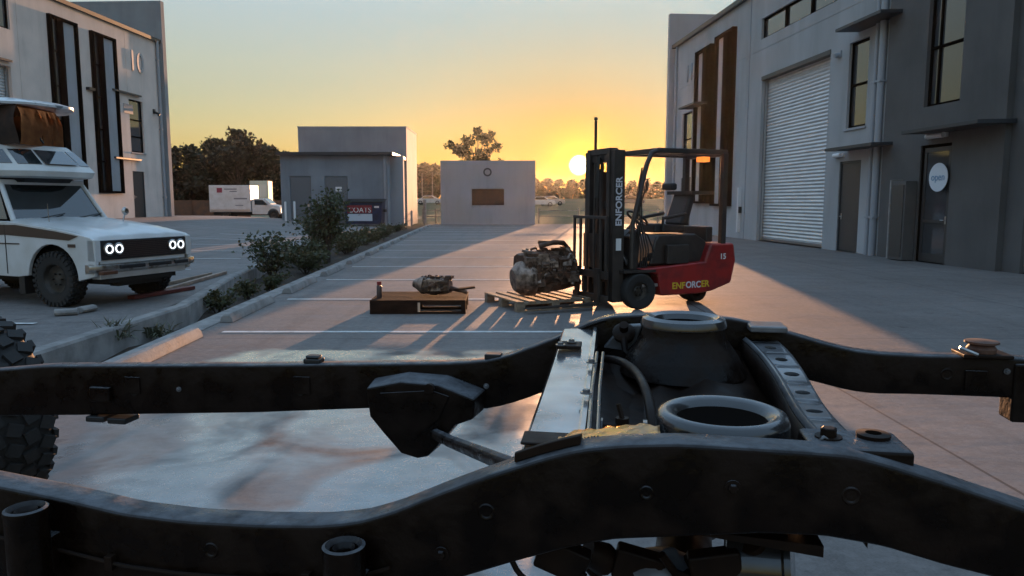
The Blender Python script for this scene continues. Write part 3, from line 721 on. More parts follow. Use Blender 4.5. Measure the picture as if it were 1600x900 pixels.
# bonnet, cowl, inner block
mb = MB(); rings = []
for x, z, hw in ((.70,.86,.735),(.66,.885,.735),(.3,.962,.735),(-.2,1.027,.735),(-.74,1.082,.735)):
    rings.append([(x,-hw,z-.05),(x,-hw,z-.004),(x,-hw*.88,z+.022),(x,-hw*.5,z+.034),(x,-hw*.44,z+.026),(x,0,z+.036),(x,hw*.44,z+.026),(x,hw*.5,z+.034),(x,hw*.88,z+.022),(x,hw,z-.004),(x,hw,z-.05)])
mb.loft(rings, smooth=True); mb.build('bonnet', M_vwhite, ut, angle=60)
mb = MB(); mb.bb(-.6,.66,-.55,.55,.30,.85); mb.bb(-4.1,-.62,-.72,.72,.40,1.0); mb.bb(-4.0,.55,-.4,.4,.26,.40); mb.build('underbody', M_under, ut)
# front: black grille band, lamps, valance, bumper
mb = MB(); mb.bb(.66,.722,-.70,.70,.60,.845); mb.build('grille', M_trim, ut, bevel=.01)
mb = MB()
for k in range(9): mb.bb(.722,.732,-.42,.42,.625+k*.024,.633+k*.024)
mb.build('grille_bars', mat('grille_bar',(.05,.03,.025),.4), ut)
mb = MB(); mb.bb(.60,.735,-.79,-.70,.58,.86).bb(.60,.735,.70,.79,.58,.86); mb.build('fender_tip', M_vwhite, ut, bevel=.015)
MB().bb(.55,.70,-.70,.70,.36,.60).build('valance', M_vwhite, ut, bevel=.01)
mb = MB(); rings = []
for y in lin(-.86, .86, 16):
    b_ = .06*abs(y/.86)**4; x = .80-b_*2.2; rings.append([(x-.03,y,.44),(x+.03,y,.46),(x+.045,y,.50),(x+.03,y,.545),(x-.03,y,.555)])
mb.loft(rings, smooth=True); bp = mb.build('bumper', M_chrome, ut, angle=50)
for y0, y1 in ((-.52,-.14),(-.08,.30),(.36,.60)):
    MB().bb(.80,.855,y0,y1,.485,.535).build('bumper_slot', M_trim, bp, bevel=.01)
MB().bb(.78,.86,-.80,-.58,.43,.475).build('indicator', mat('amber_dirty',(.10,.04,.02),.3), bp, bevel=.008)
for y in (-.585,-.44-.0,.44,.585):
    M = axis_m((.722, y, .735), (1,0,0))
    hl = MB().lathe([(0,.0),(.066,.0),(.066,.018),(.0,.024)], M, 28).build('headlight', M_vglass, ut)
    MB().lathe([(.042,.020),(.056,.020),(.056,.030),(.042,.030),(.042,.020)], M, 28).build('halo_ring', M_halo, hl)
    MB().lathe([(.064,.0),(.080,.0),(.078,.02),(.066,.026),(.064,.0)], M, 28).build('headlight_rim', M_chrome, hl)
# stripe, trim, marker, handle, mirrors
mb = MB(); sy = -.793
mb.prism([(-1.95,sy,1.02),(-1.95,sy,.86),(-.8,sy,.90),(-.1,sy,.865),(.32,sy,.845),(.48,sy,.90),(.1,sy,.955),(-.6,sy,1.03)], (0,-.003,0)); mb.build('side_stripe', M_stripe, ut)
mb = MB(); mb.bb(-1.9,-.55,-.797,-.79,.78,.795); mb.bb(-.80,-.79,-.7965,-.789,.40,1.03); mb.bb(-1.90,-1.89,-.7965,-.789,.40,1.03); mb.build('door_seam', M_trim, ut)
MB().bb(.30,.42,-.802,-.789,.76,.80).build('side_marker', M_stripe, ut)
MB().bb(-1.75,-1.6,-.815,-.789,.86,.885).build('door_handle', M_chrome, ut)
# cabin: pillars, roof, glass
def quad_slab(mb, pts, th):
    p = [Vector(a) for a in pts]; n = (p[1]-p[0]).cross(p[3]-p[0]).normalized(); mb.prism(p, n*th)
mb = MB(); 
for sgn in (-1, 1):
    mb.tube([(-.74,sgn*.70,1.07),(-1.06,sgn*.60,1.56)], .035, 8)
    mb.tube([(-1.9,sgn*.72,1.07),(-1.82,sgn*.60,1.56)], .05, 8)
mb.bb(-1.85,-1.04,-.62,.62,1.55,1.62); mb.bb(-1.92,-1.84,-.68,.68,1.06,1.56); mb.bb(-.80,-.72,-.70,.70,1.05,1.10)
mb.build('cabin', M_vwhite, ut, bevel=.012)
ws = MB().prism([(-.76,-.66,1.09),(-.76,.66,1.09),(-1.05,.57,1.555),(-1.05,-.57,1.555)], (-.008,0,-.004)).build('windscreen', M_vglass, ut)
mb = MB(); 
for y in (-.35, .25): mb.tube([(-.70,y,1.105),(-.78,y+.42,1.16)], .008, 6); mb.cyl((-.69,y,1.07),(-.70,y,1.11),.014,8)
mb.build('wiper', M_trim, ws)
MB().prism([(-.84,-.715,1.10),(-1.86,-.735,1.10),(-1.80,-.63,1.54),(-1.10,-.62,1.54)], (0,.008,0)).build('side_window', M_vglass, ut)
MB().prism([(-.84,.715,1.10),(-1.86,.735,1.10),(-1.80,.63,1.54),(-1.10,.62,1.54)], (0,-.008,0)).build('side_window', M_vglass, ut)
mb = MB(); mb.tube([(-.30,-.55,1.02),(-.30,-.56,1.30)], .005, 6).cyl((-.3,-.55,.99),(-.3,-.55,1.05),.012,8); mb.build('aerial', M_chrome, ut)
mb = MB(); mb.cyl((-.2,.5,1.02),(-.22,.56,1.16),.010,6); mb.lathe([(0,-.02),(.045,-.02),(.06,0),(.04,.03),(0,.035)], axis_m((-.22,.57,1.19),(1,.1,.1)), 16); mb.build('fender_mirror', M_chrome, ut)
# camper body above the cabin
MB().bb(-4.3,-1.97,-.86,.86,1.0,1.66).build('camper_body', M_camper, ut, bevel=.03)
def plan(xf, hw_f, hw, xr=-4.35, n=7):
    """half rounded plan outline from the nose to the rear"""
    pts = [(xf, -hw_f*.6), (xf-.03, -hw_f)]
    for i in range(1, n+1):
        a = i/n; pts.append((xf-.03-(.85)*a, -(hw_f+(hw-hw_f)*math.sin(a*math.pi/2))))
    pts.append((xr, -hw)); return pts+[(x, -y) for x, y in pts[::-1]]
def ringz(pl, z): return [(x, y, z) for x, y in pl]
mb = MB(); mb.loft([ringz(plan(-.72,.34,.80),1.64), ringz(plan(-.62,.44,.88),1.66), ringz(plan(-.60,.47,.90),1.73), ringz(plan(-.66,.46,.89),1.79), ringz(plan(-.98,.40,.84),2.06), ringz(plan(-1.02,.38,.80),2.09)], smooth=True)
mb.build('over_cab_shell', M_camper, ut, angle=50)
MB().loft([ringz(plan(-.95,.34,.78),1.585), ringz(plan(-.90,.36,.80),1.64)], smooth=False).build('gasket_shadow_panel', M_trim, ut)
# windows of the shell: front raked and side long
def shell_pt(k, f, push=.012):
    A = ringz(plan(-.66,.46,.89),1.79); B = ringz(plan(-.98,.40,.84),2.06); a, b_ = Vector(A[k]), Vector(B[k]); p = a.lerp(b_, f); c = Vector((-2.4,0,1.9)); dd_ = (p-c); dd_.z = 0; return p+dd_.normalized()*push
K = 9
npl = len(plan(0,.4,.8))
def strip(ks, f0, f1, name, frac=(0,0)):
    vs = []
    for f in (f0, f1):
        for k in ks:
            k0 = int(math.floor(k)); t = k-k0; k0 %= npl; k1 = (k0+1) % npl
            vs.append(shell_pt(k0, f).lerp(shell_pt(k1, f), t))
    n = len(ks); fs = [(i, i+1, n+i+1, n+i) for i in range(n-1)]
    inn = [v+(Vector((-2.4,0,1.9))-v).normalized()*.02 for v in vs]
    MB().add(vs+inn, fs+[(i+2*n+1, i+2*n, i+3*n, i+3*n+1) for i in range(n-1)]+[(0,2*n,2*n+1,1)]+[(n-1,3*n-1,4*n-1,2*n-1),(0,n,3*n,2*n)], False).build(name, M_vglass, ut)
strip([.05, .5, 1, 1.8], .12, .86, 'front_window'); 
strip([npl-1.8-1, npl-2, npl-1.5, npl-1.05], .12, .86, 'front_window')
MB().prism([(-.665,-.25,1.83),(-.665,.25,1.83),(-.925,.22,2.02),(-.925,-.22,2.02)], (-.01,0,0)).build('front_window', M_vglass, ut)
strip([2.15, 3, 4, 5, 6, 7, 8, 8.35], .15, .84, 'side_window')
# pop top canvas and roof
mb = MB(); cvs = [(-1.02,-.0,2.08),(-.84,-.46,2.08),(-4.25,-.76,2.08),(-4.25,.76,2.08),(-1.24,.50,2.08),(-1.16,.26,2.08)]
top = [(-1.08,-.02,2.60),(-.92,-.42,2.60),(-4.25,-.76,2.60),(-4.25,.76,2.60),(-1.32,.46,2.60),(-1.22,.24,2.60)]
def cl(k0, k1, nx, name, m, parent=ut):
    mb = MB(); a0, a1, b0, b1 = Vector(cvs[k0]), Vector(cvs[k1]), Vector(top[k0]), Vector(top[k1]); vs = []; ny = 8
    nrm_ = (a1-a0).cross(b0-a0).normalized()
    for j in range(ny+1):
        for i in range(nx+1):
            p = a0.lerp(a1, i/nx).lerp(b0.lerp(b1, i/nx), j/ny); e = math.sin(math.pi*j/ny); p += nrm_*(-.05*e+.02*math.sin(i*1.9+j*.9)*e+random.uniform(-.006,.006)*e); vs.append(p)
    mb.add(vs, [(j*(nx+1)+i, j*(nx+1)+i+1, (j+1)*(nx+1)+i+1, (j+1)*(nx+1)+i) for j in range(ny) for i in range(nx)], True)
    return mb.build(name, m, parent, recalc=False)
cl(1, 2, 26, 'canvas_side', M_canvas); cl(2, 3, 10, 'canvas_rear', M_canvas); cl(3, 4, 26, 'canvas_side', M_canvas)
cf = cl(0, 1, 6, 'canvas_front', M_canvasf); cl(4, 5, 6, 'canvas_front', M_canvasf); cl(5, 0, 6, 'canvas_front', M_canvasf)
mb = MB(); mb.tube([(-.97,-.36,2.57),(-.98,-.02,2.12)], .013, 6); mb.build('strut', M_trim, ut)
mb = MB(); mb.loft([ringz(plan(-.92,.30,.78),2.60), ringz(plan(-.80,.34,.84),2.605), ringz(plan(-.80,.35,.85),2.635), ringz(plan(-1.05,.33,.78),2.70), ringz(plan(-1.5,.25,.65),2.74)], smooth=True)
mb.build('pop_top_roof', M_campertop, ut, angle=50)
for x, sgn in ((0,-1),(0,1),(-2.6,-1),(-2.6,1)):
    wheel(ut, (x, sgn*.69, .345), (0, sgn, 0), .345, .20, rim=.55, tread=30)
MB().cyl((-.0,-.6,.34),(0,.6,.34),.05,10).build('front_axle', M_under, ut)
MB().bb(-.62,-.52,-.78,-.50,.14,.40).build('mud_flap', M_trim, ut)
MB().bb(.45,.60,-.35,.35,.24,.36).build('skid_plate', M_under, ut)

# ---- white box truck in the distance -------------------------------
p = at(360, 341, 57); zt_ = z_left(p.x, 57)
bt = empty('box_truck', (ray(402,340)[0]*57, 57, zt_), 0, 'small white utility with a tall white box body parked before the dark trees', 'truck')
MB().bb(-3.25,-.15,-.9,.9,.55,2.55).build('box_body', M_vwhite, bt, bevel=.03)
MB().bb(-3.2,-.2,-.93,-.903,.6,.75).build('box_rail', M_silver, bt)
MB().bb(-2.65,-2.25,-.912,-.903,2.0,2.35).build('red_emblem', mat('dull_red', (.25,.03,.06), .5), bt)
mb = MB(); mb.bb(-2.1,-1.15,-.91,-.903,2.22,2.3).bb(-1.7,-1.15,-.91,-.903,2.05,2.12).bb(-1.4,-.4,-.91,-.903,1.5,1.6).bb(-1.3,-.7,-.91,-.903,1.02,1.08); mb.build('side_print', mat('print_grey', (.16,.17,.20), .6), bt)
cabp = [(-.10,.38),(-.10,1.48),(.15,1.58),(.75,1.56),(1.25,1.12),(1.95,1.0),(2.05,.85),(2.08,.42)]+arc(1.5,.36,.42,-.0,math.pi,10)
mb = MB(); solid_xz(mb, cabp, -.82, .82); mb.build('cab', M_vwhite, bt, bevel=.05)
MB().prism([(.12,-.826,1.08),(.12,-.826,1.45),(.72,-.826,1.45),(1.1,-.826,1.1)], (0,-.004,0)).build('side_window', M_vglass, bt)
MB().prism([(.80,-.7,1.545),(1.245,-.74,1.15),(1.245,.74,1.15),(.80,.7,1.545)], (.02,0,.02)).build('windscreen', M_vglass, bt)
MB().bb(.85,1.0,-.98,-.83,1.08,1.25).build('wing_mirror', M_trim, bt)
MB().bb(-3.1,1.0,-.5,.5,.30,.55).build('chassis', M_under, bt)
for x, sgn in ((1.5,-1),(1.5,1),(-2.1,-1),(-2.1,1)): wheel(bt, (x, sgn*.74, .36), (0,sgn,0), .36, .22, n=24)
p2 = at(408, 300, 61)
ct = empty('refrigeration_unit', (p2.x, 61, z_left(p2.x, 58)-.3), 0, 'pale green square tank cabinet standing behind the cab of the white box truck', 'cabinet')
MB().bb(-.75,.75,-.5,.6,0,3.3).build('cabinet_body', mat('pale_green',(.40,.46,.38),.6), ct, bevel=.03)
MB().bb(-.6,.6,-.53,-.503,2.0,3.0).build('panel', mat('pale_green2',(.48,.52,.46),.6), ct)

# ---- skip bin ------------------------------------------------------
sk = empty('skip_bin', (ray(571,345)[0]*40.6, 40.6, z_left(-8,40.6)), 0, 'dark blue rubbish skip with red and white lettered panel before the shed', 'bin')
mb = MB(); mb.loft([[(-.95,-.5,.12),(.95,-.5,.12),(.95,.5,.12),(-.95,.5,.12)], [(-1.02,-.62,1.25),(1.02,-.62,1.25),(1.02,.6,1.40),(-1.02,.6,1.40)]], smooth=False)
M_blue = mat('skip_blue', (.018,.03,.085), .5, col2=(.012,.018,.04), nscale=5)
mb.build('bin_body', M_blue, sk, bevel=.01)
MB().prism([(-1.06,-.66,1.25),(1.06,-.66,1.25),(1.06,.66,1.40),(-1.06,.66,1.40)], (0,0,.07)).build('lid', M_trim, sk, bevel=.01)
for sg in (-1,1): MB().bb(sg*1.02 if sg > 0 else -1.14, 1.14 if sg > 0 else -1.02, -.2, .2, .75, .9).build('lift_pocket', M_trim, sk)
sl = .105
def on_front(x0, x1, z0, z1, off): return [(x0,-.5-sl*(z0-.12)-off,z0),(x1,-.5-sl*(z0-.12)-off,z0),(x1,-.5-sl*(z1-.12)-off,z1),(x0,-.5-sl*(z1-.12)-off,z1)]
rp = MB().prism(on_front(-.85,.48,.70,1.12,.004), (0,.003,0)).build('red_panel', mat('skip_red', (.22,.012,.02), .5), sk)
MB().prism(on_front(-.85,.48,.28,.66,.004), (0,.003,0)).build('white_panel', mat('skip_white', (.55,.62,.68), .5), sk)
tm = T(-.18,-.605,.86) @ Matrix.Rotation(math.pi/2-.10, 4, 'X')
text_obj('lettering', 'COATS', .40, tm, M_white, rp, sx=.95)
MB().prism(on_front(.6,.86,.98,1.08,.004), (0,.003,0)).build('label_plate', M_white, sk)
for x in (-.8,.8):
    MB().cyl((x,-.4,.07),(x+.05,-.4,.07),.07,12).build('castor', M_trim, sk)

# ---- distant cars, posts, fence ------------------------------------
def far_car(px, Y, m, lab, cat='car', rz=0):
    x = ray(px, 315)[0]*Y; r_ = empty('parked_car', (x, Y, z_field(x, Y)), rz, lab, cat, 'cars parked far off beyond the yard')
    mb = MB(); solid_xz(mb, [(-2.1,.3),(-2.15,.8),(-1.9,.95),(-1.3,1.0),(-.8,1.42),(.5,1.45),(1.2,1.0),(2.0,.85),(2.15,.6),(2.1,.3)], -.85, .85); mb.build('body', m, r_, bevel=.06)
    MB().prism([(-1.15,-.86,1.0),(-.75,-.86,1.36),(.45,-.86,1.38),(1.0,-.86,1.0)], (0,1.72,0)).build('window', M_vglass, r_)
    for xx, sg in ((1.35,-1),(1.35,1),(-1.35,-1),(-1.35,1)): wheel(r_, (xx, sg*.78, .33), (0,sg,0), .33, .2, n=16)
    return r_
far_car(845, 110, M_vwhite, 'white car parked far off just right of the block wall')
far_car(861, 116, mat('car_silver',(.35,.36,.37),.3,metal=.5), 'silver car parked far off between the block wall and the forklift')
far_car(985, 118, mat('car_dark',(.12,.12,.13),.3,metal=.3), 'dark car seen far off through the gap behind the forklift mast')
far_car(671, 120, M_vwhite, 'white car parked far off between the tall block and the block wall')
def bollard(px, py, Y, h, r, name, lab, m, cat='post', group=None):
    x = ray(px, py)[0]*Y; z0 = CAM_H+ray(px, py)[1]*Y
    mb = MB(); mb.lathe([(0,0),(r,0),(r,h*.97),(r*.7,h),(0,h)], T(0,0,0), 10); o = mb.build(name, m); o.location = (x, Y, z0); return tag(o, lab, cat, group)
bollard(664, 351, 46.5, 1.55, .10, 'bollard', 'single pale upright post at the far end of the kerb by the grass', M_kerb, 'bollard')
for i, px in enumerate((432, 436)): pass
bollard(447, 352, 41.0, 1.3, .06, 'bollard', 'thin white post in front of the left shed door', M_white, 'bollard')
bollard(461, 352, 40.6, 1.3, .06, 'bollard', 'thin white post in front of the shed, right of its left door edge', M_white, 'bollard')
for i, (px, Y, h) in enumerate(((660, 130, 5.2), (676, 130, 5.4))):
    x = ray(px, 315)[0]*Y; o = MB().lathe([(.10,0),(.06,h)], None, 8).build('pole', M_kerb); o.location = (x, Y, z_field(x, Y)); tag(o, ['left of two thin pale poles standing on the grass field beyond the yard','right of two thin pale poles standing on the grass field beyond the yard'][i], 'pole')
# post and rail fence at the field edge
def fence(x0, x1, Y, lab, h=1.05, m=None, solid=False):
    r_ = empty('field_fence', (x0, Y, z_field(x0, Y)), 0, lab, 'fence'); n = max(2, int((x1-x0)/2.6))
    for k in range(n+1): MB().bb((x1-x0)*k/n-.05, (x1-x0)*k/n+.05, -.05, .05, -.2, h).build('post', m or M_kerb, r_)
    if solid: MB().bb(0, x1-x0, .06, .09, .05, h-.05).build('panel', m, r_)
    else:
        for z in (.45, .85): MB().bb(0, x1-x0, -.065, -.05, z, z+.06).build('rail', m or M_kerb, r_)
fence(1.9, 16, 53, 'low post and rail fence between the yard and field, behind the forklift')
fence(-6.2, -4.4, 52, 'short piece of low rail fence on the grass between two blocks')
M_rust = mat('rusty_fence', (.16,.07,.035), .8, col2=(.08,.045,.03), nscale=2)
fence(-34, -17, 66, 'brown board fence under the dark trees behind the white box truck', 1.6, M_rust, True)

# ---- forklift ------------------------------------------------------
M_fred = mat('forklift_red', (.30,.012,.010), .38, col2=(.13,.008,.008), nscale=5, coat=.25, rough2=.6, contrast=(.42,.72), bump=.0008, bscale=12)
M_fdark = mat('forklift_dark', (.022,.018,.016), .45, col2=(.04,.03,.025), nscale=7)
M_seat = mat('seat_vinyl', (.02,.018,.018), .6)
M_yel = mat('decal_yellow', (.62,.42,.03), .5)
FK = Matrix.Translation((1.53, 10.39, 0)) @ RZ(R(203))
fk = empty('forklift', matrix=FK, label='red and black electric forklift facing left in front of the setting sun', cat='forklift')
# local: x forward, y left (toward the camera), z up
mb = MB()
bod = [(.18,.17),(-.95,.17),(-1.20,.20),(-1.52,.30),(-1.58,.62),(-1.55,.86),(-1.22,.86),(-1.08,.62),(-.2,.56),(.18,.54)]
for y0, y1 in ((-.50,-.30),(.30,.50)): solid_xz(mb, [(-.33,.17)]+bod[1:-1]+[(.02,.55),(-.28,.46)], y0, y1)
mb.build('body', M_fred, fk, bevel=.03)
MB().bb(-1.0,.1,-.30,.30,.25,.60).build('battery_box', M_fdark, fk)
mb = MB(); solid_xz(mb, [(-1.53,.30),(-1.60,.62),(-1.56,.87),(-1.15,.87),(-1.05,.60),(-1.05,.30)], -.497, .497); mb.build('counterweight', M_fred, fk, bevel=.04)
mb = MB(); solid_xz(mb, [(-.22,.58),(-.30,.92),(-.36,1.0),(-.98,1.0),(-1.16,.90),(-1.18,.60)], -.38, .38); mb.build('seat_deck', M_fdark, fk, bevel=.03)
st = MB().prism([(-.38,-.23,1.02),(-.90,-.23,1.02),(-.92,-.23,1.12),(-.40,-.23,1.15)], (0,.46,0)).build('seat', M_seat, fk, bevel=.03)
mb = MB(); mb.prism([(-.84,-.22,1.12),(-.98,-.22,1.12),(-1.10,-.20,1.58),(-1.00,-.20,1.60)], (0,.42,0)); mb.build('backrest', M_seat, st, bevel=.04)
for y in (.27,-.27): MB().tube([(-.50,y,1.05),(-.5,y,1.22),(-.88,y,1.28)], .025, 8).build('arm_rest', M_seat, st)
mb = MB(); mb.prism([(.10,-.40,.5),(.10,-.40,.98),(.0,-.40,1.08),(-.06,-.40,1.04),(-.02,-.40,.5)], (0,.8,0)); mb.build('dashboard', M_fdark, fk, bevel=.02)
sw = MB(); sw.cyl((.0,.05,1.0),(-.20,.05,1.20),.025,8); sw.lathe([(.16+.016*math.cos(a),.016*math.sin(a)) for a in [i*math.pi/4 for i in range(8)]], axis_m((-.22,.05,1.22),(-.6,0,.8)), 24, closed=True)
for k in range(3):
    a = k*2.094; Ms = axis_m((-.22,.05,1.22),(-.6,0,.8)); sw.cyl(Ms@Vector((0,0,0)), Ms@Vector((.16*math.cos(a),.16*math.sin(a),0)), .01, 6)
sw.build('steering_wheel', M_trim, fk)
for k in range(3): MB().cyl((-.02-.0,-.16-.07*k,1.06),(-.07,-.16-.07*k,1.24),.010,6).lathe([(0,-.02),(.02,0),(0,.025)], T(-.07,-.16-.07*k,1.25), 8).build('lever', M_trim, fk)
MB().bb(-.28,.12,-.42,.42,.50,.53).build('floor_plate', M_silver, fk)
MB().bb(-.30,-.05,.36,.47,.30,.34).build('step', M_silver, fk)
# overhead guard
mb = MB()
for sg in (-1,1):
    y = sg*.44
    mb.tube([(.10,y,.55),(.10,y,1.15),(-.12,y*.95,1.95),(-.20,y*.93,2.10),(-.34,y*.92,2.15)], .035, 8)
    mb.bb(-1.42,-1.34, y-.04, y+.04, .84, 2.12)
    mb.bb(-1.42,-.28, y*.92-.03, y*.92+.03, 2.10, 2.17)
mb.bb(-.36,-.28,-.43,.43,2.10,2.17); mb.bb(-1.44,-1.34,-.44,.44,2.08,2.17)
mb.build('overhead_guard', M_fdark, fk, bevel=.008)
for k in range(5):
    x = -.48-.18*k; MB().bb(x-.02, x+.02, -.40, .40, 2.115, 2.16).build('guard_bar', M_fdark, fk)
MB().bb(-1.16,-1.04,.26,.40,2.0,2.07).build('work_lamp', mat('lamp_glint_orange',(.6,.2,.05),.4, emit=(1,.22,.03), estr=.4), fk)  # orange glint put in as emission
MB().bb(-1.33,-.95,-.30,.30,1.55,1.60).build('rear_shelf', M_fdark, fk)
# mast: outer channels, inner channels, crossheads, cylinders, chains
mx = .30
mb = MB()
for sg in (-1,1):
    y = sg*.345; mb.bb(mx-.10,mx+.07,y-.05,y+.05,.10,2.13)
mb.bb(mx-.02,mx+.02,-.36,.36,2.04,2.14); mb.bb(mx-.02,mx+.03,-.36,.36,.35,.45); mb.bb(mx-.02,mx+.02,-.36,.36,1.35,1.45)
mast = mb.build('mast_outer', M_fdark, fk, bevel=.006)
mb = MB()
for sg in (-1,1):
    y = sg*.265; mb.bb(mx-.04,mx+.09,y-.04,y+.04,.12,2.16)
mb.bb(mx-.03,mx+.08,-.265,.265,2.08,2.16); mb.build('mast_inner', M_fdark, fk, bevel=.006)
for sg in (-1,1):
    MB().cyl((mx-.06,sg*.20,.2),(mx-.06,sg*.20,1.9),.035,12).build('lift_cylinder', M_fdark, fk)
MB().cyl((mx+.04,-.16,.3),(mx+.04,-.16,2.55),.020,10).lathe([(0,-.03),(.03,0),(.022,.03),(0,.035)], T(mx+.04,-.16,2.57), 10).build('antenna_rod', M_fdark, fk)
mb = MB()
for y in (-.08, -.05, .05, .08): mb.bb(mx+.05,mx+.065,y-.008,y+.008,.5,2.08)
mb.build('lift_chain', M_fdark, fk)
mb = MB()
for k in range(3): mb.tube([(mx+.02,-.02+.03*k,.5),(mx-.01,-.02+.03*k,1.2),(mx+.03,-.02+.03*k,1.95),(mx+.10,.0+.03*k,2.05),(mx+.12,.0+.03*k,1.5)], .010, 6)
mb.build('hydraulic_hose', M_trim, fk)
for sg in (-1,1): MB().cyl((mx+.0,sg*.30,.95),(-.02,sg*.30,.45),.03,10).build('tilt_cylinder', M_silver, fk)
cg = MB(); cg.bb(mx+.17,mx+.22,-.46,.46,.42,.52).bb(mx+.17,mx+.22,-.46,.46,.10,.20).bb(mx+.16,mx+.215,-.2,-.14,.20,.42).bb(mx+.16,mx+.215,.14,.2,.20,.42)
for y in (-.46,-.28,-.10,.10,.28,.42): cg.bb(mx+.19,mx+.22,y,y+.04,.52,1.26)
cg.bb(mx+.19,mx+.222,-.46,.46,1.22,1.26); cg.build('load_backrest', M_fdark, fk, bevel=.005)
for sg in (-1,1):
    mb = MB(); y = sg*.28; mb.bb(mx+.225,mx+.262,y-.05,y+.05,.06,.56); mb.prism([(mx+.262,y-.05,.06),(mx+.262,y-.05,.10),(mx+1.30,y-.05,.075),(mx+1.30,y-.05,.065)], (0,.10,0)); mb.build('fork', M_fdark, fk)
for sg in (-1,1): wheel(fk, (0, sg*.44, .245), (0,sg,0), .245, .17, rim=.52, n=36)
wheel(fk, (-1.22, 0.0, .16), (0,1,0), .16, .30, rim=.5, n=24); 
MB().prism([(.27,.32,.50),(.26,.51,.50),(-.24,.51,.50),(-.30,.32,.50)], (0,0,.035)).build('mudguard', M_fdark, fk)
# writing
Mt = T(-.83, .502, .30) @ RZ(math.pi) @ Matrix.Rotation(math.pi/2, 4, 'X')
text_obj('lettering', 'ENF', .125, T(-.62, .503, .295) @ RZ(math.pi) @ Matrix.Rotation(math.pi/2, 4, 'X'), M_yel, fk, sx=1.0, bold=.003)
text_obj('lettering', 'ORC', .125, T(-.865, .503, .30) @ RZ(math.pi) @ Matrix.Rotation(math.pi/2, 4, 'X'), mat('decal_pale', (.6,.58,.62), .5), fk, sx=.95, bold=.003)
text_obj('lettering', 'ER', .125, T(-1.065, .503, .305) @ RZ(math.pi) @ Matrix.Rotation(math.pi/2, 4, 'X'), M_yel, fk, sx=1.0, bold=.003)
text_obj('rating_number', '15', .11, T(-1.36, .501, .68) @ RZ(math.pi) @ Matrix.Rotation(math.pi/2, 4, 'X'), M_white, fk, bold=.002)
text_obj('mast_lettering', 'ENFORCER', .13, T(mx-.015, .397, 1.45) @ RZ(math.pi) @ Matrix.Rotation(math.pi/2, 4, 'X') @ Matrix.Rotation(math.pi/2, 4, 'Z'), mat('decal_pale', (.6,.58,.62), .5), fk, bold=.003)
MB().bb(mx-.09,mx+.06,-.30,.30,1.98,2.10).build('mast_head_plate', M_fdark, fk, bevel=.01)
MB().cyl((mx+.0,0,.15),(mx+.0,0,1.85),.055,14).build('lift_cylinder', M_fdark, fk)
MB().prism([(mx+.16,-.24,.55),(mx+.16,.24,.55),(mx+.16,.24,1.02),(mx+.16,-.24,1.02)],(.012,0,0)).build('carriage_plate', M_fdark, fk)
MB().box((-.78,.0,1.66),(.10,.26,.10)).build('head_rest', M_seat, fk, bevel=.03)
MB().bb(-1.30,-1.18,-.34,.34,.88,1.10).build('rear_cover', M_fdark, fk, bevel=.02)
for k in range(4): MB().tube([(-.05-.03*k,.42,.56),(-.04-.04*k,.44,.8),(.04-.03*k,.43,1.2),(.02-.02*k,.42,1.6),(-.05,.41,1.9)], .009, 6).build('cable', M_trim, fk)
for k in range(3): MB().box((-.12-.05*k,.38,.62+.05*k),(.10,.05,.06), m=RZ(.3*k)).build('pedal', M_fdark, fk)
MB().tube([(.06,.30,1.0),(-.05,.36,1.35),(-.12,.40,1.62)],.012,6).lathe([(0,-.02),(.07,-.01),(.08,.0),(.06,.02),(0,.03)], axis_m((-.12,.42,1.66),(-.8,.5,0)), 16).build('mirror', M_trim, fk)
MB().tube([(.14,.2,.9),(.0,.3,1.1),(-.2,.34,1.0),(-.3,.38,.75)], .012, 6).build('hose', M_trim, fk)
MB().bb(-.80,-.45,.40,.47,.60,.86).build('side_box', M_fdark, fk, bevel=.01)
MB().bb(mx-.055,mx+.025,.3955,.398,.80,.96).build('mast_sticker', M_white, fk)

# ---- pallets and engines -------------------------------------------
M_wood = mat('pallet_wood', (.30,.22,.15), .8, col2=(.18,.13,.09), nscale=5, stretch=(1,8,4), bump=.003, bscale=20)
M_wood2 = mat('dark_pallet_wood', (.032,.015,.009), .8, spec=.1, col2=(.018,.009,.006), nscale=5, stretch=(1,8,4), bump=.003, bscale=20)
M_alu = mat('cast_alloy', (.34,.25,.20), .45, metal=.65, col2=(.09,.06,.045), nscale=14, bump=.004, bscale=30)
M_iron = mat('cast_iron', (.15,.075,.045), .6, metal=.4, col2=(.05,.03,.02), nscale=14, bump=.004, bscale=30)
def pallet(par, L, W, m, blocks=True):
    n = 7
    for k in range(n):
        x = -L/2+.05+(L-.1)*k/(n-1); MB().bb(x-.048, x+.048, -W/2, W/2, .118, .140).build('top_board', m, par)
    for y in (-W/2+.05, 0, W/2-.05):
        MB().bb(-L/2, L/2, y-.045, y+.045, .096, .1178).build('stringer_board', m, par)
        MB().bb(-L/2, L/2, y-.045, y+.045, 0.001, .020).build('bottom_board', m, par)
        for x in (-L/2+.06, 0, L/2-.06): MB().bb(x-.06, x+.06, y-.045, y+.045, .0202, .0958).build('block', m, par)
pa = empty('timber_pallet', (.36, 10.42, 0), R(24), 'pale timber block pallet under the big engine at the forks', 'pallet')
pallet(pa, 1.15, 1.15, M_wood)
pb = empty('timber_pallet', (-1.23, 10.0, 0), R(1), 'dark reddish timber pallet carrying the small gearbox left of the forklift', 'pallet')
mb = MB()
for y in (-.45,-.02,.40): MB().bb(-.62,.02,y-.02,y+.025,.001,.16).bb(.02,.62,y-.02,y+.025,.118,.16).bb(.02,.62,y-.02,y+.025,.001,.032).bb(.56,.62,y-.02,y+.025,.032,.118).build('bearer', M_wood2, pb)
for k in range(7):
    y = -.42+.14*k; MB().bb(-.62,.62,y-.05,y+.05,.1605,.182).build('top_board', M_wood2, pb)
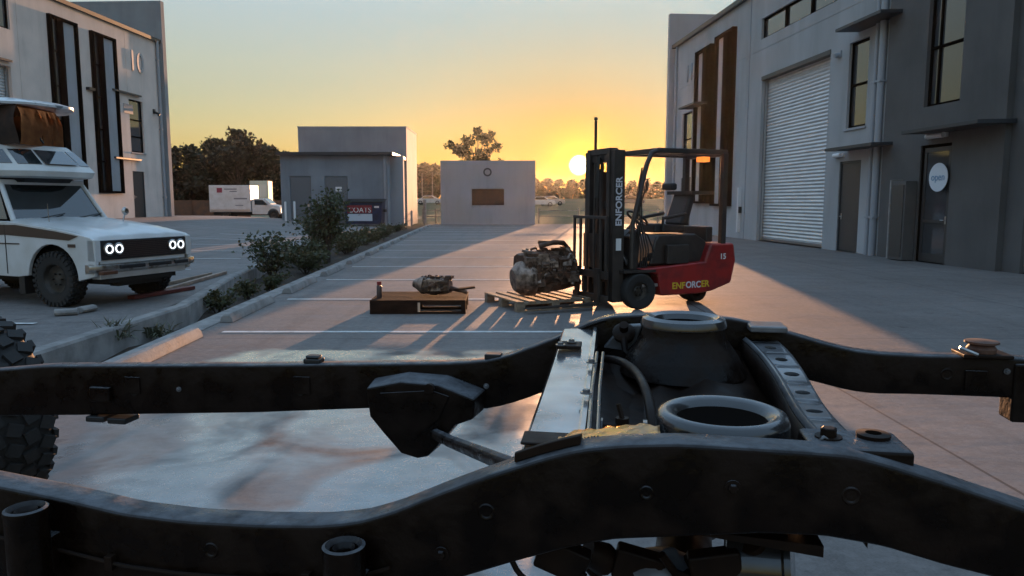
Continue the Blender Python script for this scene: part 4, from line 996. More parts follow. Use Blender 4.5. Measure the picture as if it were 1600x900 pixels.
MB().bb(.0,.03,-.482,-.471,.03,.15).build('strap', mat('strap_white',(.5,.35,.25),.6), pb)
pk = MB().box((.42,-.08,.27),(.62,.12,.025), m=Matrix.Rotation(R(-6),4,'Y') @ RZ(.1)).build('loose_board', M_wood2); pk.matrix_world = Matrix.Translation((-1.23,10.0,0)) @ RZ(R(1)); tag(pk, 'loose dark board lying tilted on the reddish pallet beside the gearbox', 'board')
def engine_cluster(par, dims, seed, parts, mcore, malt):
    """an engine: block, heads, covers, pulleys, pipes, brackets"""
    rnd = random.Random(seed); L, W, H = dims
    mb = MB()
    secs = []
    for i in range(9):
        x = -L/2+L*i/8; k = (.78+.22*math.sin(math.pi*min(1, (i+.8)/8.5)))*.90; ring = []
        for j in range(16):
            a = 2*math.pi*j/16; rr = 1+.10*rnd.uniform(-1,1); ring.append((x, W/2*k*rr*max(-1,min(1,1.25*math.cos(a))), H*.5+H*.47*k*rr*max(-1,min(1,1.25*math.sin(a)))))
        secs.append(ring)
    mb.loft(secs, smooth=False); mb.build('engine_block', mcore, par, bevel=.006)
    for q_ in range(parts):
        mb = MB(); t = rnd.choice(['pulley','box','rib','can','pipe','flange','bolt','pipe','box','rib'])
        a = rnd.uniform(-.5, math.pi+.5); x = rnd.uniform(-L*.46, L*.46); c = Vector((x, -abs(W*.50*math.cos(a)) if rnd.random() < .8 else W*.45, H*.5+H*.46*math.sin(a))); s_ = rnd.uniform(.025,.10)*max(L,H)
        nd = Vector((0, c.y, c.z-H*.5)).normalized()
        if t == 'pulley': mb.lathe([(0,-.2*s_),(s_*.9,-.2*s_),(s_,-.1*s_),(s_*.8,0),(s_,.1*s_),(s_*.9,.25*s_),(s_*.3,.25*s_),(s_*.25,.5*s_),(0,.5*s_)], axis_m(c, nd+Vector((rnd.uniform(-.4,.4),0,0))), 20); nm = 'pulley'
        elif t == 'box': mb.box(c, (s_*2.2, s_*1.3, s_*1.4), m=Matrix.Rotation(rnd.uniform(-.4,.4),4,'X') @ RZ(rnd.uniform(-.2,.2))); nm = 'cover'
        elif t == 'rib':
            for k in range(5): mb.box(c+Vector((k*s_*.35-s_*.7,0,0)), (s_*.12, s_*.9, s_*1.5))
            mb.box(c, (s_*1.8, s_*.5, s_*1.2)); nm = 'finned_cover'
        elif t == 'can': mb.lathe([(0,-s_),(s_*.5,-s_),(s_*.55,-s_*.8),(s_*.55,s_*.8),(s_*.45,s_),(0,s_)], axis_m(c, (rnd.uniform(-1,1),rnd.uniform(-.5,.5),rnd.uniform(-1,1))), 16); nm = 'canister'
        elif t == 'pipe':
            pts = [c]; 
            for k in range(4): pts.append(pts[-1]+Vector((rnd.uniform(-1,1)*s_, nd.y*s_*.5*rnd.uniform(-.6,1), rnd.uniform(-.7,.8)*s_)))
            for p_ in pts: p_.z = max(.02, min(H*1.02, p_.z))
            mb.tube(pts, s_*rnd.uniform(.10,.22), 8); nm = 'pipe'
        elif t == 'flange':
            mb.lathe([(s_*.45,-.08*s_),(s_,-.08*s_),(s_,.08*s_),(s_*.45,.08*s_),(s_*.45,-.08*s_)], axis_m(c, nd), 18)
            for k in range(6): M_ = axis_m(c, nd); mb.cyl(M_@Vector((s_*.75*math.cos(k*1.047),s_*.75*math.sin(k*1.047),.05*s_)), M_@Vector((s_*.75*math.cos(k*1.047),s_*.75*math.sin(k*1.047),.22*s_)), s_*.1, 6)
            nm = 'flange'
        else:
            for k in range(4): mb.cyl(c+Vector((k*s_*.5-s_,0,0)), c+Vector((k*s_*.5-s_,0,0))+nd*s_*.5, s_*.13, 6)
            nm = 'bolt_row'
        mb.build(nm, malt if rnd.random() < .55 else mcore, par)
en = empty('large_engine', (.47, 10.35, .14), R(24), 'large grimy engine and gearbox assembly standing on the pale pallet before the forklift', 'engine')
engine_cluster(en, (.80, .55, .66), 5, 150, M_iron, M_alu)
MB().lathe([(0,0),(.15,0),(.23,.09),(.26,.22),(.26,.26),(0,.26)], axis_m((-.52,-.05,.24),(1,-.1,.15)), 24).build('bell_housing', M_alu, en)
MB().tube([(-.15,-.1,.70),(.05,-.15,.755),(.22,-.1,.74),(.34,0,.66)], .035, 10).build('intake_manifold', M_iron, en)
MB().lathe([(0,-.03),(.15,-.03),(.16,0),(.15,.03),(0,.03)], T(.05,0,.745), 20).build('air_cleaner', M_iron, en)
eg = empty('gearbox', (-1.02, 9.98, .183), R(-14), 'small grey alloy gearbox lying on the dark reddish pallet', 'gearbox')
engine_cluster(eg, (.40, .26, .26), 11, 80, M_alu, M_iron)
MB().lathe([(0,0),(.05,0),(.07,.05),(.12,.12),(.13,.16),(0,.16)], axis_m((-.33,0,.16),(1,0,-.1)), 20).build('bell_housing', M_alu, eg)
MB().cyl((.15,0,.12),(.42,.02,.06),.035,12,r1=.022).build('output_shaft', M_iron, eg)
cn = MB().lathe([(0,0),(.034,0),(.036,.01),(.036,.15),(.028,.165),(.028,.17),(.030,.17),(.030,.215),(0,.215)], None, 20).build('spray_can', mat('can_dark', (.05,.035,.035), .35), None); cn.location = (-1.76, 9.78, .183); tag(cn, 'tall dark spray can with red cap standing on the left end of the reddish pallet', 'can')
MB().lathe([(0,.171),(.031,.171),(.031,.216),(0,.218)], None, 20).build('cap', mat('can_red', (.25,.02,.02), .4), cn)
# timber lengths beside the ute
for k, (a, b_, wd_, c_, lab) in enumerate((((232,463),(352,428),.07,(.34,.24,.18),'long pale timber batten on the wall edge, nearest the garden bed'), ((236,452),(330,430),.05,(.30,.22,.16),'second pale timber batten, just behind the one nearest the bed'), ((205,468),(300,452),.12,(.16,.03,.02),'red painted plank lying under the front of the camper utility'))):
    A = on_ground(*a, .125); B = on_ground(*b_, .125); d_ = (B-A); L_ = d_.length
    o = MB().box((0,0,.03),(L_,wd_,.05)).build('timber_batten', mat('timber_%d' % k, c_, .6, col2=tuple(x*.6 for x in c_), nscale=6), bevel=.004)
    mid = (A+B)/2; o.location = (mid.x, mid.y, z_left(mid.x, mid.y)+.002); o.rotation_euler = (0,0,math.atan2(d_.y, d_.x)); tag(o, lab, 'timber', 'timber lengths lying beside the garden bed wall')

#@@PART4
# ------------------------------------------------------------------ vehicle chassis in the foreground
M_rail = mat('chassis_paint', (.005,.0025,.0015), .26, col2=(.012,.006,.0035), nscale=16, contrast=(.42,.62), rough2=.62, bump=.0016, bscale=70, spec=.16, top_sheen=(.11,.115,.125))  # upward faces tinted paler to imitate sky sheen
M_seatm = mat('chassis_satin', (.014,.013,.013), .20, col2=(.007,.006,.006), nscale=14, rough2=.42, bump=.0006, bscale=60, coat=.9, top_sheen=(.035,.036,.04))
M_cross = mat('crossmember_wet_paint', (.42,.43,.45), .10, metal=.75, col2=(.16,.15,.15), nscale=9, rough2=.34, coat=1, bump=.0008, bscale=14)
M_plate = mat('perforated_member_paint', (.16,.165,.175), .28, col2=(.05,.048,.05), nscale=12, rough2=.45, coat=.5, bump=.0005, bscale=50)
M_inner = mat('inner_chassis', (.007,.004,.003), .4, spec=.15, col2=(.018,.009,.005), nscale=18, rough2=.6, bump=.0008, bscale=30)
SL = .17                                            # yaw of the chassis
cn_ = Vector((SL, 1, 0)).normalized()               # across the chassis, away from the camera
cx_ = Vector((1, -SL, 0)).normalized()
def onp(px, py, Y0):
    a, c = ray(px, py); t = Y0/(1+SL*a); return Vector((a*t, t, CAM_H+c*t))
CM = Matrix(((cx_.x, cn_.x, 0, 0), (cx_.y, cn_.y, 0, 1.3), (0,0,1,0), (0,0,0,1)))
CMI = CM.inverted()
chs = empty('vehicle_chassis', matrix=CM, label='bare black ladder chassis of an off road vehicle across the foreground', cat='chassis')
def L(p): return CMI @ Vector(p)
def interp(pts, x):
    if x <= pts[0][0]: return pts[0][1]+(x-pts[0][0])*(pts[1][1]-pts[0][1])/(pts[1][0]-pts[0][0])
    for (x0,y0),(x1,y1) in zip(pts, pts[1:]):
        if x <= x1: return y0+(y1-y0)*(x-x0)/(x1-x0)
    return pts[-1][1]+(x-pts[-1][0])*(pts[-1][1]-pts[-2][1])/(pts[-1][0]-pts[-2][0])
def smoothed(f, x, r): return sum(f(x+r*k/4) for k in range(-4, 5))/9
near_top = [(0,761),(95,780),(191,803),(287,815),(400,821),(500,822),(560,816),(615,800),(687,771),(758,745),(850,716),(909,702),(973,696),(1060,694),(1129,698),(1258,706),(1330,712),(1391,727),(1487,757),(1600,795)]
near_bot = [(0,915),(287,955),(560,960),(700,910),(802,880),(883,859),(960,845),(1199,836),(1296,840),(1391,857),(1487,886),(1544,900),(1600,915)]
far_top = [(0,578),(72,572),(400,571),(700,568),(755,565),(790,557),(844,538),(877,524),(909,509),(935,499),(957,494),(1012,492),(1129,496),(1161,501),(1226,518),(1290,537),(1340,549),(1380,553),(1439,556),(1573,559),(1600,561)]
far_bot = [(0,650),(112,649),(400,645),(591,638),(763,640),(806,629),(850,613),(900,600),(1000,580),(1150,575),(1240,588),(1276,597),(1330,611),(1367,616),(1439,617),(1573,622),(1600,624)]
def rail(name, top, bot, Y0, w_, px0, px1, step):
    def zt(px):
        p = onp(px, smoothed(lambda q_: interp(top, q_), px, 16), Y0); return p
    secs = []; k = px0
    while k <= px1:
        p = L(onp(k, smoothed(lambda q_: interp(top, q_), k, 14), Y0)); b_ = L(onp(k, smoothed(lambda q_: interp(bot, q_), k, 14), Y0))
        secs.append((p.x, p.y, p.z, b_.z)); k += step
    # run straight on beyond the picture on both sides
    x0, y0, a0, b0 = secs[0]; x1, y1, a1, b1 = secs[-1]
    secs = [(-2.3, y0, a0+.01, b0), (x0-.3, y0, a0+.01, b0)]+secs+[(x1+.2, y1, a1-.01, b1-.01), (2.15, y1, a1-.015, b1-.015)]
    rings = []; r = .0065
    for x, y, a, b_ in secs:
        ring = []
        for (cy, cz, s0) in ((y+r, a-r, math.pi), (y+w_-r, a-r, math.pi/2), (y+w_-r, b_+r, 0), (y+r, b_+r, -math.pi/2)):
            for t in range(4):
                an = s0-t*math.pi/6; ring.append((x, cy+r*math.cos(an), cz+r*math.sin(an)))
        rings.append(ring)
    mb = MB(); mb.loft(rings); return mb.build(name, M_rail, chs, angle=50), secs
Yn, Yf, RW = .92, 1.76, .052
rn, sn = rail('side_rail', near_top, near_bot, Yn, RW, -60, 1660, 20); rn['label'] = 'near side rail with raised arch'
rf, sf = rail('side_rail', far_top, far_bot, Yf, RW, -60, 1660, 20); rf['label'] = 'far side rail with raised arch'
def railz(secs, x, k=2):
    for a, b_ in zip(secs, secs[1:]):
        if a[0] <= x <= b_[0]: t = (x-a[0])/(b_[0]-a[0]); return a[k]*(1-t)+b_[k]*t
    return secs[-1][k]
# seam weld line along each rail face and the small bolt holes
mb = MB()
yN = sn[5][1]; yF = sf[5][1]
for secs, y in ((sn, yN), (sf, yF)):
    pass
def bolt(par, p, d=(0,-1,0), r=.008, h=.006, m=None):
    M = axis_m(p, d); mb = MB(); mb.lathe([(0,0),(r*1.7,0),(r*1.7,.002),(r,.0021)], M, 14, False); mb.lathe([(r,.002),(r,h),(r*.8,h+.001),(0,h+.001)], M, 6, False); return mb.build('bolt', m or M_plate, par)
for px, py in ((280,608),(1573,580),(760,603)): bolt(rf, L(onp(px, py, Yf))+Vector((0,-.001,0)), r=.004)
for px, py in ((1145,762),(690,865),(75,850)): bolt(rn, L(onp(px, py, Yn))+Vector((0,-.001,0)), r=.006, m=M_rail)
# hanging control arm bracket on the far rail
def far_pt(px, py, out): return L(onp(px, py, Yf-out))
outl = [(585,590),(591,636),(612,662),(641,695),(667,703),(684,700),(697,686),(712,668),(728,650),(757,640),(760,608),(700,585),(640,580)]
mb = MB(); a = [L(onp(px, py, Yf-.004)) for px, py in outl]; b_ = [L(onp(px*.93+668*.07, py*.93+640*.07, Yf-.004)) for px, py in outl]
b_ = [p+Vector((0,-.085,0)) for p in b_]
mb.loft([a, b_], smooth=False); hb = mb.build('arm_bracket', M_rail, chs, bevel=.006)
mb = MB(); c = [p+Vector((0,-.0855,0)) for p in [L(onp(px, py, Yf-.004)) for px, py in ((612,600),(640,660),(665,668),(700,640),(716,605),(690,596))]]
mb.prism(c, (0,-.004,0)); mb.build('bracket_pad', M_rail, hb, bevel=.002)
MB().lathe([(0,0),(.012,0),(.012,.012),(0,.012)], axis_m(L(onp(672,606,Yf-.1)), (0,-1,0)), 14).build('bolt', M_inner, hb)
# torsion rod from the bracket to the near rail
A = L(onp(676, 676, Yf-.05)); B = L(onp(812, 733, Yn+.10))
MB().tube([A, A.lerp(B,.3)+Vector((0,0,-.003)), B], .013, 14).build('radius_rod', M_rail, chs)
# first crossmember: wet flat-topped box between the rails
NL, NR = L(onp(800, 727, Yn+RW)), L(onp(912, 668, Yn+RW)); 
FLp, FRp = L(onp(878, 533, Yf-.002)), L(onp(934, 533, Yf-.002))
zc_n = railz(sn, NL.x)-.004
xn0 = L(onp(806, 722, Yn+RW*.2)).x; xn1 = L(onp(912, 695, Yn+RW*.2)).x
yn1 = yN+RW; yf1 = yF
def cr_pt(t, side, dz=0):
    xa = (xn0, xn1)[side]; xb = (FLp.x, FRp.x+.0)[side]
    x = xa+(xb-xa)*t; y = yn1-.02+(yf1-yn1+.02)*t
    z = railz(sn, (xn0+xn1)/2)*(1-t)+railz(sf, (FLp.x+FRp.x)/2)*t-.006
    return Vector((x, y, z+dz))
mb = MB(); rings = []
for i in range(13):
    t = i/12; a, b_ = cr_pt(t, 0), cr_pt(t, 1); dz = -.004*math.sin(math.pi*t)
    rings.append([a+Vector((0,0,-.075)), a+Vector((0,0,-.008+dz)), a+Vector((.006,0,dz)), a.lerp(b_,.5)+Vector((0,0,dz+.002)), b_+Vector((-.014,0,dz)), b_+Vector((-.010,0,dz+.007)), b_+Vector((-.003,0,dz+.007)), b_+Vector((0,0,dz-.004)), b_+Vector((0,0,-.075))])
mb.loft(rings); c1 = mb.build('crossmember', M_cross, chs, angle=45); c1['label'] = 'flat shiny crossmember with wet reflecting top'
# gusset plates on it and clamps
for t, (w0, w1), h in ((.02,(.0,1.1),.004), (.72,(.05,.65),.008)):
    a, b_ = cr_pt(t, 0, .003), cr_pt(t, 1, .003); c_, d_ = cr_pt(t+.06, 0, .003), cr_pt(t+.06, 1, .003)
    P0, P1, P2, P3 = a.lerp(b_, w0), a.lerp(b_, w1), c_.lerp(d_, w1), c_.lerp(d_, w0)
    MB().prism([P0, P1, P2, P3], (0,0,h)).build('clamp_plate', M_inner, c1, bevel=.002)
for t, u_ in ((.72,.15),(.76,.40),(.30,.92),(.55,.95)): bolt(c1, cr_pt(t,0,.012).lerp(cr_pt(t,1,.012), u_), (0,0,1), r=.006)
mb = MB()
for dd_ in (0, .012): mb.tube([cr_pt(.04,1,.012)+Vector((.004+dd_,0,0)), cr_pt(.35,1,.010)+Vector((.002+dd_,0,0)), cr_pt(.66,1,.010)+Vector((.004+dd_,0,0))], .0035, 8)
mb.build('brake_pipe', M_seatm, c1)
# angle gusset lying on the near rail top
g0, g1 = L(onp(806, 724, Yn+.03)), L(onp(908, 692, Yn+.03))
mb = MB(); rr_ = []
for i in range(7):
    t = i/6; p = g0.lerp(g1, t); p = Vector((p.x, yN+.018, railz(sn, p.x)+.001)); rr_.append([p, p+Vector((0,.0,.012)), p+Vector((0,.004,.013)), p+Vector((0,.030,.006)), p+Vector((0,.034,.0))])
mb.loft(rr_, smooth=False); mb.build('rail_gusset', M_inner, chs, bevel=.001)
# irregular orange plate imitating the reflected sun at the near rail
# spring seats: tower and ring cup
def cup(c, R_, zt, zb, name, lab, flare=1.5, m=M_seatm):
    M = T(c.x, c.y, 0); mb = MB()
    mb.lathe([(R_*flare, zb),(R_*(flare*.88), zb+(zt-zb)*.30),(R_*1.06, zt-.045),(R_*1.0, zt-.028),(R_*1.0, zt-.012),(R_*.95, zt-.002),(R_*.86, zt+.001),(R_*.74, zt-.003),(R_*.68, zt-.012)], M, 56)
    o = mb.build(name, m, chs, angle=50); o['label'] = lab
    MB().lathe([(R_*.68, zt-.012),(R_*.60, zt-.034),(R_*.52, zt-.040),(R_*.50, zt-.075),(R_*.46, zt-.076)], M, 56).build('seat_bore', mat('bore_black', (.006,.004,.003), .8, spec=.1), o); return o
cnr = L(at(1128, 640, 1.045)); cfr = L(at(1068, 497, 1.60))
z1 = CAM_H+ray(1128, 641)[1]*1.045; z2 = CAM_H+ray(1068, 496)[1]*1.60
cup(cnr, .094, z1, z1-.10, 'spring_seat', 'near raised ring spring seat', 1.04)
cup(cfr, .088, z2, z2-.12, 'spring_seat', 'far raised ring spring seat on its flared tower', 1.55, M_rail)
MB().lathe([(0, z1-.082),(.094*.62, z1-.082),(.094*.62, z1-.05),(.094*.60, z1-.05)], T(cnr.x, cnr.y, 0), 32).build('bump_stop', mat('bore_black', (.006,.004,.003), .8, spec=.1), chs)
MB().lathe([(0, z2-.082),(.088*.62, z2-.082),(.088*.62, z2-.05),(.088*.60, z2-.05)], T(cfr.x, cfr.y, 0), 32).build('bump_stop', mat('bore_black', (.006,.004,.003), .8, spec=.1), chs)
MB().lathe([(.088*.66, z2-.012),(.088*.72, z2-.001),(.088*.86, z2+.004),(.088*1.0, z2-.001),(.088*1.05, z2-.012),(.088*1.05, z2-.018)], T(cfr.x, cfr.y, 0), 48).build('seat_rim', M_seatm, chs)
rndw = random.Random(21)
def weld(pts, r_=.0035, par=chs, m=None):
    mb = MB(); path = []
    for a, b_ in zip(pts, pts[1:]):
        n_ = max(2, int((b_-a).length/.004)); path += [a.lerp(b_, k/n_) for k in range(n_)]
    for p in path:
        mb.lathe([(0,-r_*.6),(r_*.8,-r_*.4),(r_,0),(r_*.8,r_*.4),(0,r_*.6)], axis_m(p, (1,rndw.uniform(-.2,.2),rndw.uniform(-.2,.2))), 7)
    return mb.build('weld_bead', m or M_rail, par)
def along(secs, y, dz, xa, xb, n=14, k=2): return [Vector((xa+(xb-xa)*i/n, y, railz(secs, xa+(xb-xa)*i/n, k)+dz)) for i in range(n+1)]
weld(along(sn, yn1+.002, -.004, xn0-.01, xn1+.02)); weld(along(sf, yF-.002, -.006, FLp.x-.01, FRp.x+.02))
weld([L(onp(591,600,Yf-.004)), L(onp(640,584,Yf-.004)), L(onp(700,588,Yf-.004)), L(onp(752,608,Yf-.004))], .004)
# stamped drain holes and access plates on the rail faces
for px, py, Y0, R0, sec in ((210,612,Yf,.011,'f'),(470,612,Yf,.011,'f'),(1480,585,Yf,.012,'f'),(760,800,Yn,.010,'n'),(1330,775,Yn,.010,'n'),(1010,770,Yn,.008,'n'),(330,860,Yn,.010,'n')):
    p = L(onp(px, py, Y0)); MB().lathe([(R0*.55,-.001),(R0*.8,.0012),(R0,.0016),(R0*1.15,.0002),(R0*1.15,-.002),(R0*.55,-.002)], axis_m(p, (0,-1,0)), 20).build('stamped_hole_rim', M_rail, chs)
# arched pressed member joining both towers (the dark sheet between the rings)
mb = MB(); rings = []
for i in range(21):
    t = i/20; y = yn1+.0+(yf1-yn1)*t; xc = cnr.x*(1-t)+cfr.x*t
    za = (z1-.05)*(1-t)+(z2-.07)*t-.05*math.sin(math.pi*t); wv = .020*math.sin(t*math.pi*3)
    ring = []
    for j, (dx, dz) in enumerate(((-.20,-.07),(-.19,-.045),(-.15,-.02),(-.10,-.030),(-.06,.0),(-.02,-.012),(.03,.006),(.08,-.006),(.13,-.02),(.16,-.045),(.17,-.07))):
        ring.append((xc+dx+wv*.3, y, za+dz+.006*math.sin(t*9+j*1.3)))
    rings.append(ring)
bot = [[(x, y, z-.02) for x, y, z in r_[::-1]] for r_ in rings]
mb.loft([r_+b_ for r_, b_ in zip(rings, bot)]); mb.build('spring_crossmember', M_inner, chs, angle=70)
# closing pan between the crossmember and the towers
mb = MB(); rings = []
for i in range(9):
    t = i/8; a = cr_pt(t, 1, -.06); y = a.y; rings.append([(a.x-.0, y, a.z), (a.x+.12, y, a.z-.03-.02*math.sin(3.1*t)), (a.x+.30, y, a.z-.04), (a.x+.30, y, a.z-.055), (a.x, y, a.z-.02)])
mb.loft(rings); mb.build('floor_pan', M_inner, chs, angle=60)
# perforated curved member on the right
pts_l = [(1166,527),(1190,549),(1212,577),(1228,604),(1242,632),(1258,657),(1278,678),(1300,697)]
pts_r = [(1212,531),(1236,550),(1254,575),(1270,600),(1285,627),(1306,652),(1328,674),(1348,692)]
N = 28; ca, cb = [], []
def resamp(pts, t):
    q_ = t*(len(pts)-1); i = min(int(q_), len(pts)-2); f = q_-i; return (pts[i][0]*(1-f)+pts[i+1][0]*f, pts[i][1]*(1-f)+pts[i+1][1]*f)
Lp, Rp = [], []
for i in range(N+1):
    t = i/N; Y0 = Yf-.01+(Yn+RW-.01-(Yf-.01))*(t**1.25*.35+t*.65)
    xl_, yl_ = resamp(pts_l, t); xr_, yr_ = resamp(pts_r, t); p, q_ = L(onp(xl_, yl_, Y0)), L(onp(xr_, yr_, Y0)); zz = (p.z+q_.z)/2
    Lp.append(Vector((p.x, p.y, zz))); Rp.append(Vector((q_.x, p.y, zz)))
Lp = [sum((Lp[max(0,min(N,i+k))] for k in (-2,-1,0,1,2)), Vector())/5 for i in range(N+1)]; Rp = [sum((Rp[max(0,min(N,i+k))] for k in (-2,-1,0,1,2)), Vector())/5 for i in range(N+1)]
for _ in range(3):
    Lp = [Lp[0]]+[(Lp[i-1]+Lp[i]*2+Lp[i+1])/4 for i in range(1,N)]+[Lp[N]]; Rp = [Rp[0]]+[(Rp[i-1]+Rp[i]*2+Rp[i+1])/4 for i in range(1,N)]+[Rp[N]]
# plate with round holes: strip quads around each hole
def pl(t, u_, dz=0):
    q_ = max(0, min(1, t))*N; i = min(int(q_), N-1); f = q_-i
    return Lp[i].lerp(Lp[i+1], f).lerp(Rp[i].lerp(Rp[i+1], f), u_)+Vector((0,0,dz))
hol = [(.09,.55,.11),(.21,.50,.13),(.36,.47,.30),(.52,.47,.30),(.67,.47,.28),(.80,.47,.22)]
mb = MB(); edges = [0]+[v for h in ((.03,.15),(.155,.27),(.29,.43),(.45,.59),(.60,.74),(.745,.86)) for v in h]+[1]
NS = 24
def cell_hole(t0, t1, rad_u):
    tc_, uc = (t0+t1)/2, .48; le = (pl(tc_,0)-pl(tc_,1)).length; lt = (pl(t0,.5)-pl(t1,.5)).length
    rings_ = []
    for fr in (0, .35, .7, 1):
        rg = []
        for k in range(NS):
            a = 2*math.pi*k/NS; cx2, cy2 = math.cos(a), math.sin(a); s_ = 1/max(abs(cx2), abs(cy2)); rr = rad_u*le
            to, uo = cx2*s_*(t1-t0)/2, cy2*s_*.5; ti, ui = cx2*rr/lt*(t1-t0), (uc-.5)+cy2*rr/le
            rg.append(pl(tc_+to*(1-fr)+ti*fr, .5+uo*(1-fr)+ui*fr))
        rings_.append(rg)
    rings_.append([p+Vector((0,0,-.010)) for p in rings_[-1]])
    mb.add([p for rg in rings_ for p in rg], [(q_*NS+k, q_*NS+(k+1)%NS, (q_+1)*NS+(k+1)%NS, (q_+1)*NS+k) for q_ in range(4) for k in range(NS)], True)
def cell_plain(t0, t1):
    n = max(1, int((t1-t0)*N)+1)
    for k in range(n):
        a, b_ = t0+(t1-t0)*k/n, t0+(t1-t0)*(k+1)/n; mb.add([pl(a,0), pl(b_,0), pl(b_,1), pl(a,1)], [(0,1,2,3)], False)
rad = [.20,.22,.29,.29,.30,.27]; ts = [(.04,.15),(.155,.265),(.27,.40),(.42,.56),(.58,.72),(.74,.88)]
prev_t = 0
for (a, b_), r_ in zip(ts, rad):
    if a > prev_t: cell_plain(prev_t, a)
    cell_hole(a, b_, r_); prev_t = b_
cell_plain(prev_t, 1)
# turned-down sides with a rolled lip on the left
msd = MB()
for i in range(N):
    a, b_ = pl(i/N,0), pl((i+1)/N,0); d1, d2 = Vector((-.006,0,.004)), Vector((-.012,0,-.001)); dn = Vector((-.013,0,-.06))
    mb.add([a,b_,b_+d1,a+d1,b_+d2,a+d2], [(0,1,2,3),(3,2,4,5)], True); msd.add([b_+d2,a+d2,b_+dn,a+dn], [(1,0,2,3)], True)
    a, b_ = pl(i/N,1), pl((i+1)/N,1); dn = Vector((.004,0,-.06)); mb.add([a,b_,b_+dn,a+dn], [(0,1,2,3)], True)
cm2 = mb.build('perforated_crossmember', M_plate, chs, angle=50, recalc=False)
cm2.modifiers.new('thickness', 'SOLIDIFY').thickness = .003
sd_ = msd.build('side_flange', M_inner, cm2, recalc=False); sd_.modifiers.new('thickness', 'SOLIDIFY').thickness = .003
# mounting ear at the near end of it and one at the far end
p = L(onp(1350, 690, Yn+RW+.03)); zz = railz(sn, p.x)+.002
mb = MB(); mb.bb(p.x-.075, p.x+.045, yN+.03, yN+.115, zz-.035, zz+.004); e1 = mb.build('mount_ear', M_rail, chs, bevel=.006)
MB().lathe([(.010,.001),(.020,.001),(.021,.006),(.010,.007),(.010,.001)], T(p.x+.012, yN+.085, zz+.003), 20).build('bush', M_inner, e1)
bolt(e1, (p.x-.045, yN+.075, zz+.004), (0,0,1), r=.010, h=.012, m=M_inner)
p = L(onp(1188, 520, Yf)); zz = railz(sf, p.x)+.001
mb = MB(); mb.bb(p.x-.03, p.x+.05, yF-.05, yF+.03, zz-.01, zz+.004); mb.build('mount_ear', M_plate, chs, bevel=.004)
# shock mount bracket between the crossmember and the far tower: leaning bright plate with bush
A = [L(onp(943,540,Yf-.02)), L(onp(972,506,Yf-.02)), L(onp(1004,504,Yf-.02)), L(onp(996,528,Yf-.02)), L(onp(980,545,Yf-.02))]
sb = MB().prism(A, (0,-.012,-.004)).build('shock_bracket', M_plate, chs, bevel=.003)
pc = L(onp(975,522,Yf-.03)); MB().lathe([(0,0),(.024,0),(.026,.012),(.018,.02),(.010,.022),(.010,.04),(0,.042)], axis_m(pc+Vector((0,-.012,0)), (0,-.7,.7)), 20).build('rubber_bush', M_inner, sb)
mb = MB(); mb.tube([pc+Vector((0,-.03,.0)), pc+Vector((.004,-.05,-.03)), pc+Vector((.03,-.05,-.05))], .008, 8); mb.build('link', M_inner, sb)
# flexible brake hoses
h0 = L(onp(930,562,Yf-.08)); h1 = L(onp(985,590,1.45)); h2 = L(onp(1020,640,1.15))
def bez(ps, n=14):
    out_ = []
    for i in range(n+1):
        t = i/n; q_ = list(ps)
        while len(q_) > 1: q_ = [a.lerp(b_, t) for a, b_ in zip(q_, q_[1:])]
        out_.append(q_[0])
    return out_
MB().tube(bez([h0, h0+Vector((.05,-.05,.02)), h1+Vector((.02,0,.03)), h2+Vector((0,.05,.02)), h2+Vector((.002,0,-.05))]), .0085, 10).build('brake_hose', M_inner, chs)
h0 = L(onp(878,560,Yf-.05)); h1 = L(onp(850,610,1.5))
MB().tube(bez([L(onp(890,560,Yf-.06)), L(onp(866,566,Yf-.1)), L(onp(852,600,Yf-.15)), L(onp(856,640,Yf-.2))]), .008, 10).build('brake_hose', M_inner, chs)
# bolts and union on the pan in front of the near ring
pu = L(at(972, 664, 1.05)); zz = pu.z-.005
un = MB().tube([(pu.x-.03,pu.y,zz),(pu.x+.035,pu.y,zz)], .009, 8).cyl((pu.x,pu.y,zz-.02),(pu.x,pu.y,zz+.016),.010,8).tube([(pu.x,pu.y,zz+.015),(pu.x-.006,pu.y+.004,zz+.035)],.004,6).build('brake_union', M_inner, chs)
MB().tube([(pu.x-.028,pu.y,zz),(pu.x-.033,pu.y,zz)], .014, 6).tube([(pu.x+.03,pu.y,zz),(pu.x+.036,pu.y,zz)],.014,6).build('union_nut', M_plate, un)
mb = MB(); vs = []; rnd = random.Random(3)
# crumpled plate between crossmember and ring, coloured orange for the reflected sun
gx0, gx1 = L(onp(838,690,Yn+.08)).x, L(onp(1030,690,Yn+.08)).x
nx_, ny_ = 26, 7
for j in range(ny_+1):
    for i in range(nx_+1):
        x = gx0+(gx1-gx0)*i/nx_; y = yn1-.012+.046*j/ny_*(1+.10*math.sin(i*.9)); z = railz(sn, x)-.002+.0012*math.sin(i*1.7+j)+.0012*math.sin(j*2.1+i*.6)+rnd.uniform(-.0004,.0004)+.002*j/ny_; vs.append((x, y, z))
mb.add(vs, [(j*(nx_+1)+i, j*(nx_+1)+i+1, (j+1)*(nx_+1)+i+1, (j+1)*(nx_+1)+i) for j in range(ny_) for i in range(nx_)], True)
wf = mb.build('sun_reflection_plate', mat('sun_reflection_metal', (.95,.42,.07), .18, metal=1, col2=(.45,.30,.18), nscale=30, rough2=.4, bump=.001, bscale=60), chs, recalc=False, angle=80); wf.modifiers.new('thickness', 'SOLIDIFY').thickness = .003
